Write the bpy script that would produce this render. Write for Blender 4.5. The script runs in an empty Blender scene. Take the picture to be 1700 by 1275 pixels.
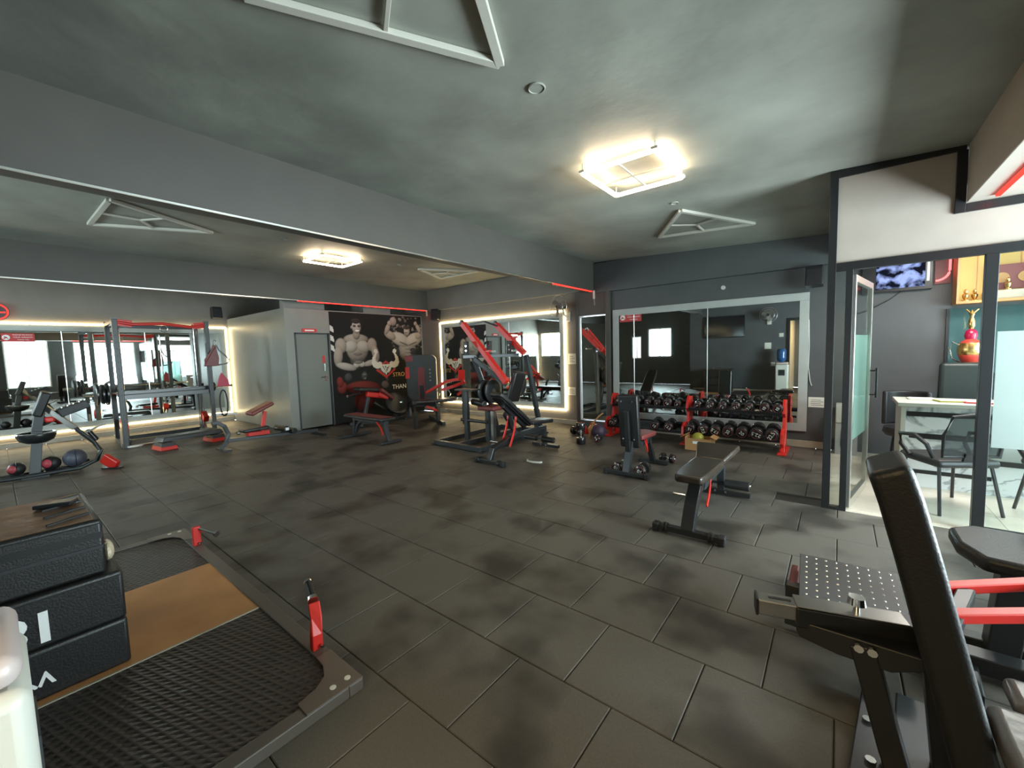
import bpy, bmesh, math, random
import numpy as np
from mathutils import Vector, Matrix, Euler
random.seed(7)
R = math.radians
sc = bpy.context.scene
COL = sc.collection

# ---------------------------------------------------------------- camera
cam = bpy.data.cameras.new('camera'); co = bpy.data.objects.new('camera', cam); COL.objects.link(co)
yaw, pitch, roll = R(38.508), R(4.381), R(-1.698)
f_ = Vector((-math.sin(yaw)*math.cos(pitch), math.cos(yaw)*math.cos(pitch), -math.sin(pitch)))
r_ = f_.cross(Vector((0, 0, 1))).normalized(); u_ = r_.cross(f_)
r2 = math.cos(roll)*r_ + math.sin(roll)*u_; u2 = -math.sin(roll)*r_ + math.cos(roll)*u_
M = Matrix((r2, u2, -f_)).transposed().to_4x4(); M.translation = Vector((0, 0, 1.55))
co.matrix_world = M
cam.sensor_width = 36; cam.lens = 684*36/1700; cam.clip_start = .02
sc.camera = co

# ---------------------------------------------------------------- world, daylight, exposure
w = bpy.data.worlds.new('world'); sc.world = w; w.use_nodes = True
bg = w.node_tree.nodes['Background']; bg.inputs[0].default_value = (.78, .9, 1, 1); bg.inputs[1].default_value = 2.6
def area(name, loc, size, energy, color, direction):
    l = bpy.data.lights.new(name, 'AREA'); l.shape = 'RECTANGLE'; l.size, l.size_y = size; l.energy = energy; l.color = color
    o = bpy.data.objects.new(name, l); COL.objects.link(o); o.location = loc
    o.rotation_euler = Vector(direction).to_track_quat('-Z', 'Y').to_euler(); return o
DAY = (.80, .93, 1.0)
area('daylight', (3.8, 1.05, 1.8), (1.3, 2.2), 4.5, (1, .76, .36), (-1, 0, .35))
area('daylight', (3.8, 3.5, 1.5), (2.1, 2.3), 400, DAY, (-1, 0, .75))
area('daylight', (3.8, 6.2, 1.6), (1.5, 1.9), 75, DAY, (-1, 0, .1))
area('daylight', (-6.1, -3.35, 1.8), (1.0, 1.2), 90, DAY, (0, 1, .1))
area('daylight', (-11.6, -3.35, 1.9), (1.4, 1.2), 120, DAY, (0, 1, .1))
sc.view_settings.view_transform = 'Standard'; sc.view_settings.look = 'None'
sc.view_settings.gamma = 1; sc.view_settings.use_curve_mapping = False
sc.view_settings.exposure = 1.36
try:
    sc.cycles.use_denoising = True; sc.cycles.max_bounces = 10; sc.cycles.diffuse_bounces = 5; sc.cycles.glossy_bounces = 5
    sc.cycles.transparent_max_bounces = 12; sc.cycles.caustics_reflective = False; sc.cycles.caustics_refractive = False
    sc.cycles.sample_clamp_indirect = 6
except Exception: pass

# ---------------------------------------------------------------- materials
def mat(name, col, rough=.5, metal=0, vary=0, vs=6, bump=0, bs=40, emit=None, es=0, spec=.5, coat=0):
    m = bpy.data.materials.new(name); m.use_nodes = True; n = m.node_tree.nodes; L = m.node_tree.links
    p = n['Principled BSDF']; p.inputs['Base Color'].default_value = (*col, 1); p.inputs['Roughness'].default_value = rough
    p.inputs['Metallic'].default_value = metal; p.inputs['Specular IOR Level'].default_value = spec
    if coat: p.inputs['Coat Weight'].default_value = coat; p.inputs['Coat Roughness'].default_value = .12
    if emit: p.inputs['Emission Color'].default_value = (*emit, 1); p.inputs['Emission Strength'].default_value = es
    if vary or bump:
        tc = n.new('ShaderNodeNewGeometry')
        if vary:
            t = n.new('ShaderNodeTexNoise'); t.inputs['Scale'].default_value = vs; t.inputs['Detail'].default_value = 5
            L.new(tc.outputs['Position'], t.inputs['Vector'])
            r = n.new('ShaderNodeValToRGB'); r.color_ramp.elements[0].position = .3; r.color_ramp.elements[1].position = .7
            r.color_ramp.elements[0].color = (*[c*(1-vary) for c in col], 1); r.color_ramp.elements[1].color = (*[min(1, c*(1+vary)) for c in col], 1)
            L.new(t.outputs['Fac'], r.inputs[0]); L.new(r.outputs[0], p.inputs['Base Color'])
        if bump:
            t = n.new('ShaderNodeTexNoise'); t.inputs['Scale'].default_value = bs; t.inputs['Detail'].default_value = 4
            L.new(tc.outputs['Position'], t.inputs['Vector'])
            b = n.new('ShaderNodeBump'); b.inputs['Strength'].default_value = bump; b.inputs['Distance'].default_value = .02
            L.new(t.outputs['Fac'], b.inputs['Height']); L.new(b.outputs[0], p.inputs['Normal'])
    return m
def emis(name, col, s):
    m = bpy.data.materials.new(name); m.use_nodes = True; n = m.node_tree.nodes; n.clear()
    e = n.new('ShaderNodeEmission'); e.inputs[0].default_value = (*col, 1); e.inputs[1].default_value = s
    o = n.new('ShaderNodeOutputMaterial'); m.node_tree.links.new(e.outputs[0], o.inputs[0]); return m
def thin(name, tint, trans, rough=.02, diffuse=0, dcol=(.8, .9, .9)):
    """thin glass: see-through, a weak mirror, optionally a white film"""
    m = bpy.data.materials.new(name); m.use_nodes = True; n = m.node_tree.nodes; L = m.node_tree.links; n.clear()
    t = n.new('ShaderNodeBsdfTransparent'); t.inputs[0].default_value = (*tint, 1)
    g = n.new('ShaderNodeBsdfGlossy'); g.inputs['Roughness'].default_value = rough
    a = n.new('ShaderNodeMixShader'); a.inputs[0].default_value = 1-trans; L.new(t.outputs[0], a.inputs[1]); L.new(g.outputs[0], a.inputs[2])
    out = n.new('ShaderNodeOutputMaterial'); last = a
    if diffuse:
        d = n.new('ShaderNodeBsdfDiffuse'); d.inputs[0].default_value = (*dcol, 1); tl = n.new('ShaderNodeBsdfTranslucent'); tl.inputs[0].default_value = (*dcol, 1)
        b = n.new('ShaderNodeMixShader'); b.inputs[0].default_value = .6; L.new(d.outputs[0], b.inputs[1]); L.new(tl.outputs[0], b.inputs[2])
        c = n.new('ShaderNodeMixShader'); c.inputs[0].default_value = diffuse; L.new(a.outputs[0], c.inputs[1]); L.new(b.outputs[0], c.inputs[2]); last = c
    L.new(last.outputs[0], out.inputs[0]); return m

def rubber_tile_mat():
    m = mat('rubber_floor', (.06, .055, .048), .62, spec=.35); n = m.node_tree.nodes; L = m.node_tree.links; p = n['Principled BSDF']
    g = n.new('ShaderNodeNewGeometry')
    big = n.new('ShaderNodeTexNoise'); big.inputs['Scale'].default_value = 1.9; big.inputs['Detail'].default_value = 3; big.inputs['Roughness'].default_value = .45
    L.new(g.outputs['Position'], big.inputs['Vector'])
    r = n.new('ShaderNodeValToRGB'); e = r.color_ramp.elements; e[0].position = .36; e[0].color = (.35, .35, .35, 1); e[1].position = .52; e[1].color = (1, 1, 1, 1)
    L.new(big.outputs['Fac'], r.inputs[0])
    isl = n.new('ShaderNodeMapRange'); isl.inputs['To Min'].default_value = .78; isl.inputs['To Max'].default_value = 1.2
    L.new(g.outputs['Random Per Island'], isl.inputs['Value'])
    fine = n.new('ShaderNodeTexNoise'); fine.inputs['Scale'].default_value = 90; fine.inputs['Detail'].default_value = 2
    L.new(g.outputs['Position'], fine.inputs['Vector'])
    fr = n.new('ShaderNodeMapRange'); fr.inputs['To Min'].default_value = .8; fr.inputs['To Max'].default_value = 1.2; L.new(fine.outputs['Fac'], fr.inputs['Value'])
    a = n.new('ShaderNodeMath'); a.operation = 'MULTIPLY'; L.new(r.outputs[0], a.inputs[0]); L.new(isl.outputs[0], a.inputs[1])
    b = n.new('ShaderNodeMath'); b.operation = 'MULTIPLY'; L.new(a.outputs[0], b.inputs[0]); L.new(fr.outputs[0], b.inputs[1])
    mx = n.new('ShaderNodeVectorMath'); mx.operation = 'SCALE'; mx.inputs[0].default_value = (.112, .101, .084); L.new(b.outputs[0], mx.inputs['Scale'])
    L.new(mx.outputs[0], p.inputs['Base Color'])
    rr = n.new('ShaderNodeMapRange'); rr.inputs['To Min'].default_value = .42; rr.inputs['To Max'].default_value = .68; L.new(big.outputs['Fac'], rr.inputs['Value']); L.new(rr.outputs[0], p.inputs['Roughness'])
    bp = n.new('ShaderNodeBump'); bp.inputs['Strength'].default_value = .25; bp.inputs['Distance'].default_value = .002; L.new(fine.outputs['Fac'], bp.inputs['Height']); L.new(bp.outputs[0], p.inputs['Normal'])
    return m
M_ = {}
M_['tile'] = rubber_tile_mat()
M_['ceil'] = mat('ceiling_plaster', (.31, .32, .275), .55, vary=.24, vs=1.3, bump=.6, bs=2.6)
M_['beam'] = mat('dark_beam_paint', (.075, .068, .058), .6, vary=.06, vs=3)
M_['wall'] = mat('charcoal_wall_paint', (.075, .078, .08), .55, vary=.07, vs=3)
M_['wallL'] = mat('taupe_wall_paint', (.20, .18, .155), .6, vary=.08, vs=2)
M_['box'] = mat('grey_gloss_partition', (.22, .225, .20), .38, vary=.07, vs=2)
M_['cream'] = mat('cream_board', (.36, .315, .27), .55, vary=.04)
M_['skirt'] = mat('cream_skirting', (.42, .37, .29), .5, vary=.1)
M_['border'] = mat('pale_mirror_border', (.40, .42, .40), .45, vary=.05)
M_['blackframe'] = mat('black_aluminium', (.012, .013, .014), .35)
M_['black'] = mat('black_powder_coat', (.014, .015, .016), .32, spec=.6)
M_['frame'] = mat('charcoal_steel', (.024, .027, .029), .4, spec=.5)
M_['leather'] = mat('black_vinyl', (.011, .0105, .010), .42, bump=.12, bs=120)
M_['leatherb'] = mat('worn_vinyl', (.034, .025, .019), .27, vary=.25, vs=9, bump=.1, bs=120)
M_['rubber'] = mat('black_rubber', (.012, .012, .013), .5)
M_['red'] = mat('red_powder_coat', (.62, .025, .018), .35)
M_['maroon'] = mat('maroon_vinyl', (.16, .03, .028), .45)
M_['chrome'] = mat('chrome', (.75, .75, .74), .12, 1)
M_['steel'] = mat('brushed_steel', (.46, .45, .42), .3, 1)
M_['mirror'] = mat('mirror_glass', (.80, .86, .84), .015, 1)
M_['glass'] = thin('clear_glass', (.93, .97, .96), .93)
M_['frost'] = thin('frosted_film', (.8, .95, .92), .9, .3, .72, (.45, .60, .54))
M_['frostb'] = thin('frosted_film_pale', (.85, .97, .97), .9, .3, .8, (.52, .58, .56))
M_['warm'] = emis('warm_led', (1, .78, .42), 9)
M_['lamp'] = emis('lamp_led', (1, .76, .50), 12)
M_['redled'] = emis('red_led', (1, .014, .01), 3.2)
M_['pvc'] = mat('white_plastic_profile', (.62, .60, .52), .45)
M_['white'] = mat('white_plastic', (.55, .55, .49), .4)
M_['alu'] = mat('aluminium_trim', (.72, .72, .68), .28, 1)
M_['wood'] = mat('honey_plywood', (.50, .235, .085), .42, vary=.12, vs=5)
M_['card'] = mat('brown_cardboard', (.42, .23, .09), .8, vary=.1)
M_['paper'] = mat('white_paper', (.68, .66, .58), .8)
M_['redplate'] = mat('red_sign_plate', (.55, .03, .03), .5)
M_['whiteink'] = mat('white_print', (.85, .85, .82), .5)
M_['goldink'] = mat('gold_print', (.55, .36, .12), .5)
M_['pink'] = mat('pink_cloth', (.55, .10, .14), .85)
M_['yellow'] = mat('yellow_plastic', (.65, .52, .03), .4)
M_['officefloor'] = mat('cream_floor_tiles', (.62, .56, .46), .18, vary=.06)
M_['lime'] = mat('yellow_green_ball', (.30, .30, .03), .5)
M_['blue'] = mat('blue_bottle_plastic', (.02, .08, .22), .2)
M_['orange'] = mat('orange_rubber', (.7, .16, .03), .5)
M_['purple'] = mat('dark_purple_rubber', (.05, .03, .06), .5)
M_['mesh'] = thin('chair_mesh', (.5, .56, .56), .95, .5, .62, (.05, .06, .06))

def marble():
    m = mat('white_marble_board', (.75, .76, .76), .25); n = m.node_tree.nodes; L = m.node_tree.links; p = n['Principled BSDF']
    g = n.new('ShaderNodeNewGeometry'); t = n.new('ShaderNodeTexNoise'); t.inputs['Scale'].default_value = 1.4; t.inputs['Detail'].default_value = 6; t.inputs['Distortion'].default_value = 1.6
    L.new(g.outputs['Position'], t.inputs['Vector']); r = n.new('ShaderNodeValToRGB'); e = r.color_ramp.elements
    e[0].position = .47; e[0].color = (.75, .77, .78, 1); e[1].position = .53; e[1].color = (.75, .77, .78, 1)
    k = e.new(.5); k.color = (.32, .34, .36, 1); L.new(t.outputs['Fac'], r.inputs[0]); L.new(r.outputs[0], p.inputs['Base Color']); return m
M_['marble'] = marble()

# ---------------------------------------------------------------- mesh building
class MB:
    def __init__(s): s.b = bmesh.new()
    def _add(s, vs, fs, mtx=None):
        v = [s.b.verts.new(mtx @ Vector(q) if mtx else Vector(q)) for q in vs]
        for f in fs:
            try: s.b.faces.new([v[i] for i in f])
            except ValueError: pass
        return s
    def box(s, c, d, rot=None, taper=1):
        x, y, z = [k/2 for k in d]; t = taper
        vs = [(-x, -y, -z), (x, -y, -z), (x, y, -z), (-x, y, -z), (-x*t, -y*t, z), (x*t, -y*t, z), (x*t, y*t, z), (-x*t, y*t, z)]
        m = Matrix.Translation(c) @ (Euler(rot).to_matrix().to_4x4() if rot else Matrix())
        return s._add(vs, [(0, 3, 2, 1), (4, 5, 6, 7), (0, 1, 5, 4), (1, 2, 6, 5), (2, 3, 7, 6), (3, 0, 4, 7)], m)
    def b2(s, a, b):
        return s.box([(a[i]+b[i])/2 for i in range(3)], [abs(b[i]-a[i]) for i in range(3)])
    def bar(s, p0, p1, wd, ht, up=(0, 0, 1)):
        p0, p1 = Vector(p0), Vector(p1); d = p1-p0; y = d.normalized(); u = Vector(up)
        if abs(y.dot(u)) > .95: u = Vector((1, 0, 0)) if abs(y.x) < .9 else Vector((0, 1, 0))
        x = y.cross(u).normalized(); z = x.cross(y)
        m = Matrix((x, y, z)).transposed().to_4x4(); m.translation = (p0+p1)/2
        X, Y, Z = wd/2, d.length/2, ht/2
        vs = [(-X, -Y, -Z), (X, -Y, -Z), (X, Y, -Z), (-X, Y, -Z), (-X, -Y, Z), (X, -Y, Z), (X, Y, Z), (-X, Y, Z)]
        return s._add(vs, [(0, 3, 2, 1), (4, 5, 6, 7), (0, 1, 5, 4), (1, 2, 6, 5), (2, 3, 7, 6), (3, 0, 4, 7)], m)
    def cyl(s, p0, p1, r, n=12, r1=None):
        p0, p1 = Vector(p0), Vector(p1); d = p1-p0; r1 = r if r1 is None else r1
        q = d.to_track_quat('Z', 'Y').to_matrix().to_4x4(); q.translation = p0; h = d.length
        vs = [(r*math.cos(2*math.pi*i/n), r*math.sin(2*math.pi*i/n), 0) for i in range(n)] + [(r1*math.cos(2*math.pi*i/n), r1*math.sin(2*math.pi*i/n), h) for i in range(n)]
        fs = [(i, (i+1) % n, n+(i+1) % n, n+i) for i in range(n)] + [tuple(range(n-1, -1, -1)), tuple(range(n, 2*n))]
        return s._add(vs, fs, q)
    def path(s, pts, r, n=8, rect=None, up=(0, 0, 1), closed=False):
        """sweep a round (or rect=(w,h)) section along points"""
        P = [Vector(p) for p in pts]; rings = []
        N = len(P)
        for i, p in enumerate(P):
            if closed: t = (P[(i+1) % N]-P[i-1]).normalized()
            else: t = (P[min(i+1, N-1)]-P[max(i-1, 0)]).normalized()
            u = Vector(up)
            if abs(t.dot(u)) > .97: u = Vector((1, 0, 0)) if abs(t.x) < .9 else Vector((0, 1, 0))
            x = t.cross(u).normalized(); z = x.cross(t)
            if rect: sec = [(-rect[0]/2, -rect[1]/2), (rect[0]/2, -rect[1]/2), (rect[0]/2, rect[1]/2), (-rect[0]/2, rect[1]/2)]
            else: sec = [(r*math.cos(2*math.pi*k/n), r*math.sin(2*math.pi*k/n)) for k in range(n)]
            rings.append([s.b.verts.new(p+x*a+z*b) for a, b in sec])
        m = len(rings[0])
        for i in range(N if closed else N-1):
            A, B = rings[i], rings[(i+1) % N]
            for k in range(m):
                try: s.b.faces.new((A[k], A[(k+1) % m], B[(k+1) % m], B[k]))
                except ValueError: pass
        if not closed:
            s.b.faces.new(rings[0][::-1]); s.b.faces.new(rings[-1])
        return s
    def lathe(s, prof, n=20, m=None):
        m = m or Matrix(); rings = []
        for r, z in prof:
            rings.append([s.b.verts.new(m @ Vector((max(r, 1e-4)*math.cos(2*math.pi*i/n), max(r, 1e-4)*math.sin(2*math.pi*i/n), z))) for i in range(n)])
        for A, B in zip(rings, rings[1:]):
            for i in range(n): s.b.faces.new((A[i], A[(i+1) % n], B[(i+1) % n], B[i]))
        s.b.faces.new(rings[0][::-1]); s.b.faces.new(rings[-1]); return s
    def ball(s, c, r, seg=16, sc_=(1, 1, 1)):
        bmesh.ops.create_uvsphere(s.b, u_segments=seg, v_segments=max(6, seg//2+2), radius=r, matrix=Matrix.Translation(c) @ Matrix.Diagonal((*sc_, 1))); return s
    def prism(s, pts, z0, z1, m=None):
        n = len(pts); vs = [(x, y, z0) for x, y in pts]+[(x, y, z1) for x, y in pts]
        return s._add(vs, [tuple(range(n-1, -1, -1)), tuple(range(n, 2*n))]+[(i, (i+1) % n, n+(i+1) % n, n+i) for i in range(n)], m)
    def mesh(s, name, mt, smooth=False):
        bmesh.ops.recalc_face_normals(s.b, faces=s.b.faces)
        me = bpy.data.meshes.new(name); s.b.to_mesh(me); s.b.free(); me.materials.append(M_[mt] if isinstance(mt, str) else mt)
        if smooth:
            me.polygons.foreach_set('use_smooth', [True]*len(me.polygons))
            try: me.set_sharp_from_angle(angle=R(38))
            except Exception: pass
        return me
def tag(o, label=None, cat=None, group=None, kind=None):
    if label: o['label'] = label
    if cat: o['category'] = cat
    if group: o['group'] = group
    if kind: o['kind'] = kind
    return o
def put(name, mb, mt, parent=None, bev=0, seg=2, smooth=False, world=True, label=None, kind=None):
    """link one mesh object; world=True: the mesh was drawn in world coordinates"""
    me = mb if isinstance(mb, bpy.types.Mesh) else mb.mesh(name, mt, smooth or bev > .012)
    o = bpy.data.objects.new(name, me); COL.objects.link(o)
    if parent is not None:
        if world:
            root = parent; inv = Matrix()
            chain = []
            while root is not None: chain.append(root); root = root.parent
            mw = Matrix()
            for q in reversed(chain): mw = mw @ q.matrix_basis
            me.transform(mw.inverted())
        o.parent = parent
    if bev:
        b = o.modifiers.new('bevel', 'BEVEL'); b.width = bev; b.segments = seg; b.limit_method = 'ANGLE'; b.angle_limit = R(35)
    tag(o, label, kind=kind); return o
def thing(name, label, cat, loc=(0, 0, 0), rotz=0, group=None):
    o = bpy.data.objects.new(name, None); o.empty_display_size = .1; COL.objects.link(o); o.location = loc; o.rotation_euler = (0, 0, rotz)
    return tag(o, label, cat, group)
def solo(name, mb, mt, label, cat, origin=(0, 0, 0), group=None, **k):
    """a thing that is one mesh, origin at its base"""
    o = put(name, mb, mt, None, **k); o.data.transform(Matrix.Translation(-Vector(origin))); o.location = origin
    return tag(o, label, cat, group)
def dup(root, loc, rot=None, label=None, group=None):
    r = root.copy(); COL.objects.link(r); r.location = loc
    if rot is not None: r.rotation_euler = rot
    if label: r['label'] = label
    if group: r['group'] = group
    for ch in list(root.children):
        c = ch.copy(); COL.objects.link(c); c.parent = r
        for g in list(ch.children):
            d = g.copy(); COL.objects.link(d); d.parent = c
    return r
def struct(name, mb, mt, **k):
    o = put(name, mb, mt, **k); o['kind'] = 'structure'; return o
def text(name, s, size, mt, parent, loc, rot, extrude=.0008, world=False, label=None, sx=1, bold=.0):
    """lettering as a mesh; loc and rot are in the parent's frame"""
    c = bpy.data.curves.new('t', 'FONT'); c.body = s; c.size = size; c.extrude = extrude; c.align_x = 'CENTER'; c.align_y = 'CENTER'; c.resolution_u = 3; c.offset = size*bold
    t = bpy.data.objects.new('t', c); COL.objects.link(t); bpy.context.view_layer.update()
    me = bpy.data.meshes.new_from_object(t.evaluated_get(bpy.context.evaluated_depsgraph_get())); bpy.data.objects.remove(t); bpy.data.curves.remove(c)
    me.materials.clear(); me.materials.append(M_[mt]); me.transform(Matrix.Diagonal((sx, 1, 1, 1)))
    o = bpy.data.objects.new(name, me); COL.objects.link(o); o.location = loc; o.rotation_euler = rot
    if parent: o.parent = parent
    return tag(o, label)
def arc(c, r, a0, a1, n, plane='xz'):
    out = []
    for i in range(n+1):
        a = R(a0+(a1-a0)*i/n); p = [c[0], c[1], c[2]]
        i0, i1 = {'xz': (0, 2), 'xy': (0, 1), 'yz': (1, 2)}[plane]
        p[i0] += r*math.cos(a); p[i1] += r*math.sin(a); out.append(tuple(p))
    return out
def bez(p0, p1, p2, n=8):
    p0, p1, p2 = map(Vector, (p0, p1, p2)); return [((1-t)**2)*p0+2*t*(1-t)*p1+t*t*p2 for t in [i/n for i in range(n+1)]]

# ================================================================ SETTING
X0, YF = -12.45, 7.5
YN = -.6           # wall just behind the photographer
XR = 3.4
# floor slab with its rubber tiles
fl = MB(); fl.b2((X0, -3.0, -.06), (XR, 4.8, -.014)); fl.b2((X0, 4.8, -.06), (-.06, YF, -.014))
floor = struct('floor', fl, 'rubber')
def rect_clip(x0, x1, y0, y1):
    ax = X0+.02; out = []
    y0, y1 = max(y0, -2.98), min(y1, YF-.005)
    if y0 >= 4.8-1e-6: x1 = min(x1, -.07)
    elif y1 > 4.8 and x1 > -.07: y1 = 4.79
    if y0 < YN and x1 > -4.2: y0 = YN+.01
    x0, x1 = max(x0, ax), min(x1, XR-.01)
    if x0 < -9.12 and y1 > 3.86: y1 = 3.855
    if x1-x0 < .03 or y1-y0 < .03: return None
    return x0, x1, y0, y1
def tile_geo(mb, x0, x1, y0, y1):
    g = .0022; b = .004; a = [(x0+g, y0+g), (x1-g, y0+g), (x1-g, y1-g), (x0+g, y1-g)]; i = [(x0+g+b, y0+g+b), (x1-g-b, y0+g+b), (x1-g-b, y1-g-b), (x0+g+b, y1-g-b)]
    vs = [(p[0], p[1], -.014) for p in a]+[(p[0], p[1], -.003) for p in a]+[(p[0], p[1], 0) for p in i]
    fs = [(0, 1, 5, 4), (1, 2, 6, 5), (2, 3, 7, 6), (3, 0, 4, 7), (4, 5, 9, 8), (5, 6, 10, 9), (6, 7, 11, 10), (7, 4, 8, 11), (8, 9, 10, 11)]
    mb._add(vs, fs)
std = None; cells = []
for k in range(-7, 16):
    y0 = .056+.5*k; off = .26 if k % 2 == 0 else .02
    for j in range(-27, 15):
        x0 = off+.5*j; c = rect_clip(x0, x0+.5, y0, y0+.5)
        if not c: continue
        full = abs((c[1]-c[0])-.5) < 1e-4 and abs((c[3]-c[2])-.5) < 1e-4
        v = Vector(((c[0]+c[1])/2, (c[2]+c[3])/2, -1.55)); fw = v.dot(f_)
        px = 850+684*v.dot(r2)/max(fw, .01); py = 637.5-684*v.dot(u2)/max(fw, .01)
        vis = fw > .3 and -150 < px < 1850 and py < 1500
        cells.append((v.length if vis else 99+v.length, c, full))
cells.sort(key=lambda q: q[0])
rest = MB()
for n_, (d, c, full) in enumerate(cells):
    if n_ < 296 and full and d < 90:
        if std is None:
            t = MB(); tile_geo(t, -.25, .25, -.25, .25); std = t.mesh('floor_tile', 'tile')
        o = bpy.data.objects.new('floor_tile', std); COL.objects.link(o); o.parent = floor
        o.location = ((c[0]+c[1])/2, (c[2]+c[3])/2, random.uniform(-.0012, 0))
        o.rotation_euler = (0, 0, random.uniform(-.0022, .0022))
    else: tile_geo(rest, *c)
put('distant_floor_tiles', rest, 'tile', floor, kind='stuff')

# ceiling: flat over the left bay, falling slightly towards the office
def zc(x): return 3.25 if x < -3.8 else 3.25-.048*(x+3.8)
ce = MB()
ce.b2((X0, -3, 3.25), (-3.8, YF, 3.35))
ce._add([(-3.8, -3, 3.25), (XR, -3, zc(XR)), (XR, YF, zc(XR)), (-3.8, YF, 3.25), (-3.8, -3, 3.45), (XR, -3, 3.45), (XR, YF, 3.45), (-3.8, YF, 3.45)],
        [(0, 1, 2, 3), (4, 5, 6, 7), (0, 1, 5, 4), (1, 2, 6, 5), (2, 3, 7, 6), (3, 0, 4, 7)])
ceiling = struct('ceiling', ce, 'ceil')
def beam(n, a, b, m='beam'): return struct('trim_%d' % n, MB().b2(a, b), m, bev=.006)
beam(1, (-3.98, -3, 2.70), (-3.8, YF, 3.26))            # big beam over the middle
beam(2, (-8.95, -3, 2.745), (-8.72, YF, 3.26))          # second beam, in front of the mural
beam(3, (-12.45, YF-.10, 2.72), (-3.98, YF+.02, 3.26), 'wallL')
beam(4, (-3.8, YF-.08, 2.66), (-.02, YF+.02, 3.22), 'wall')
beam(5, (.74, -3, 2.60), (1.12, 4.77, 3.2), 'cream')
# walls
struct('wall_far', MB().b2((X0, YF, 0), (-4.15, YF+.15, 3.3)), 'wallL')
struct('wall_far', MB().b2((-3.56, YF, 0), (XR, YF+.15, 3.3)).b2((-4.15, YF, 0), (-3.56, YF+.15, .12)).b2((-4.15, YF, 2.24), (-3.56, YF+.15, 3.3)), 'wall')
struct('wall_left', MB().b2((X0-.15, -3.15, 0), (X0, YF+.15, 3.3)), 'wallL')
# pilaster between far mirror and dumbbell wall
struct('trim_6', MB().b2((-4.23, YF-.05, 0), (-4.15, YF, 2.70)).b2((-3.55, YF-.09, 0), (-3.47, YF, 2.70)).b2((-4.15, YF-.05, 2.24), (-3.55, YF, 2.7)).b2((-4.15, YF-.05, 0), (-3.55, YF, .12)), 'beam', bev=.004)
def wall_x(name, x0, x1, ya, yb, z1, holes, mt):
    """wall of constant x with holes [(y0,y1,z0,z1)]"""
    m = MB(); y = ya
    for (a, b, c, d) in sorted(holes):
        m.b2((x0, y, 0), (x1, a, z1)); 
        if c > 0.01: m.b2((x0, a, 0), (x1, b, c))
        m.b2((x0, a, d), (x1, b, z1)); y = b
    m.b2((x0, y, 0), (x1, yb, z1)); return struct(name, m, mt)
def wall_y(name, y0, y1, xa, xb, z1, holes, mt):
    m = MB(); x = xa
    for (a, b, c, d) in sorted(holes):
        m.b2((x, y0, 0), (a, y1, z1))
        if c > 0.01: m.b2((a, y0, 0), (b, y1, c))
        m.b2((a, y0, d), (b, y1, z1)); x = b
    m.b2((x, y0, 0), (xb, y1, z1)); return struct(name, m, mt)
RW = [(.35, 1.65, .6, 2.75), (2.45, 4.6, .4, 2.62), (5.3, 7.05, .7, 2.5)]
wall_x('wall_right', XR, XR+.15, -3.15, YF+.15, 3.3, RW, 'wall')
FW = [(-12.3, -10.9, 1.29, 2.5), (-7.35, -6.9, 1.1, 2.1), (-6.6, -5.6, 1.17, 2.4)]
wall_y('wall_front', -3.15, -3, X0, XR, 3.3, FW, 'wall')
wall_y('wall_near', YN-.12, YN, -4.2, 2.2, 3.3, [(-1.25, 1.0, 0, 2.3)], 'wall')
struct('wall_side', MB().b2((-4.2, -3, 0), (-4.08, YN-.12, 3.3)), 'wall')
struct('wall_passage', MB().b2((-1.37, -3, 0), (-1.27, YN-.12, 2.6)).b2((1.0, -3, 0), (1.1, YN-.12, 2.6)), 'skirt')
wn = 0
def window(ax, plane, holes, t=.05):
    global wn
    for (a, b, c, d) in holes:
        wn += 1; f = MB(); g = MB(); w0 = .05
        def B(m, u0, v0, u1, v1, k0=-.03, k1=.03):
            if ax == 'x': m.b2((plane+k0, u0, v0), (plane+k1, u1, v1))
            else: m.b2((u0, plane+k0, v0), (u1, plane+k1, v1))
        B(f, a, c, b, c+w0); B(f, a, d-w0, b, d); B(f, a, c+w0, a+w0, d-w0); B(f, b-w0, c+w0, b, d-w0); mid = (a+b)/2; B(f, mid-.02, c+w0, mid+.02, d-w0)
        o = struct('window_%d' % wn, f, 'alu')
        for q in ((a+w0, mid-.02), (mid+.02, b-w0)):
            g = MB(); B(g, q[0], c+w0, q[1], d-w0, -.004, .004); put('pane', g, 'glass', o)
window('x', XR+.07, RW); window('y', -3.07, FW)
# skirtings
struct('baseboard_far', MB().b2((-9.1, YF-.03, 0), (-4.25, YF, .1)).b2((-3.45, YF-.03, 0), (-.13, YF, .1)), 'skirt', bev=.004)
struct('baseboard_near', MB().b2((-4.08, YN, 0), (-1.35, YN+.02, .1)), 'skirt', bev=.004)
struct('baseboard_left', MB().b2((X0, -3, 0), (X0+.03, 3.86, .1)), 'skirt', bev=.004)
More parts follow.
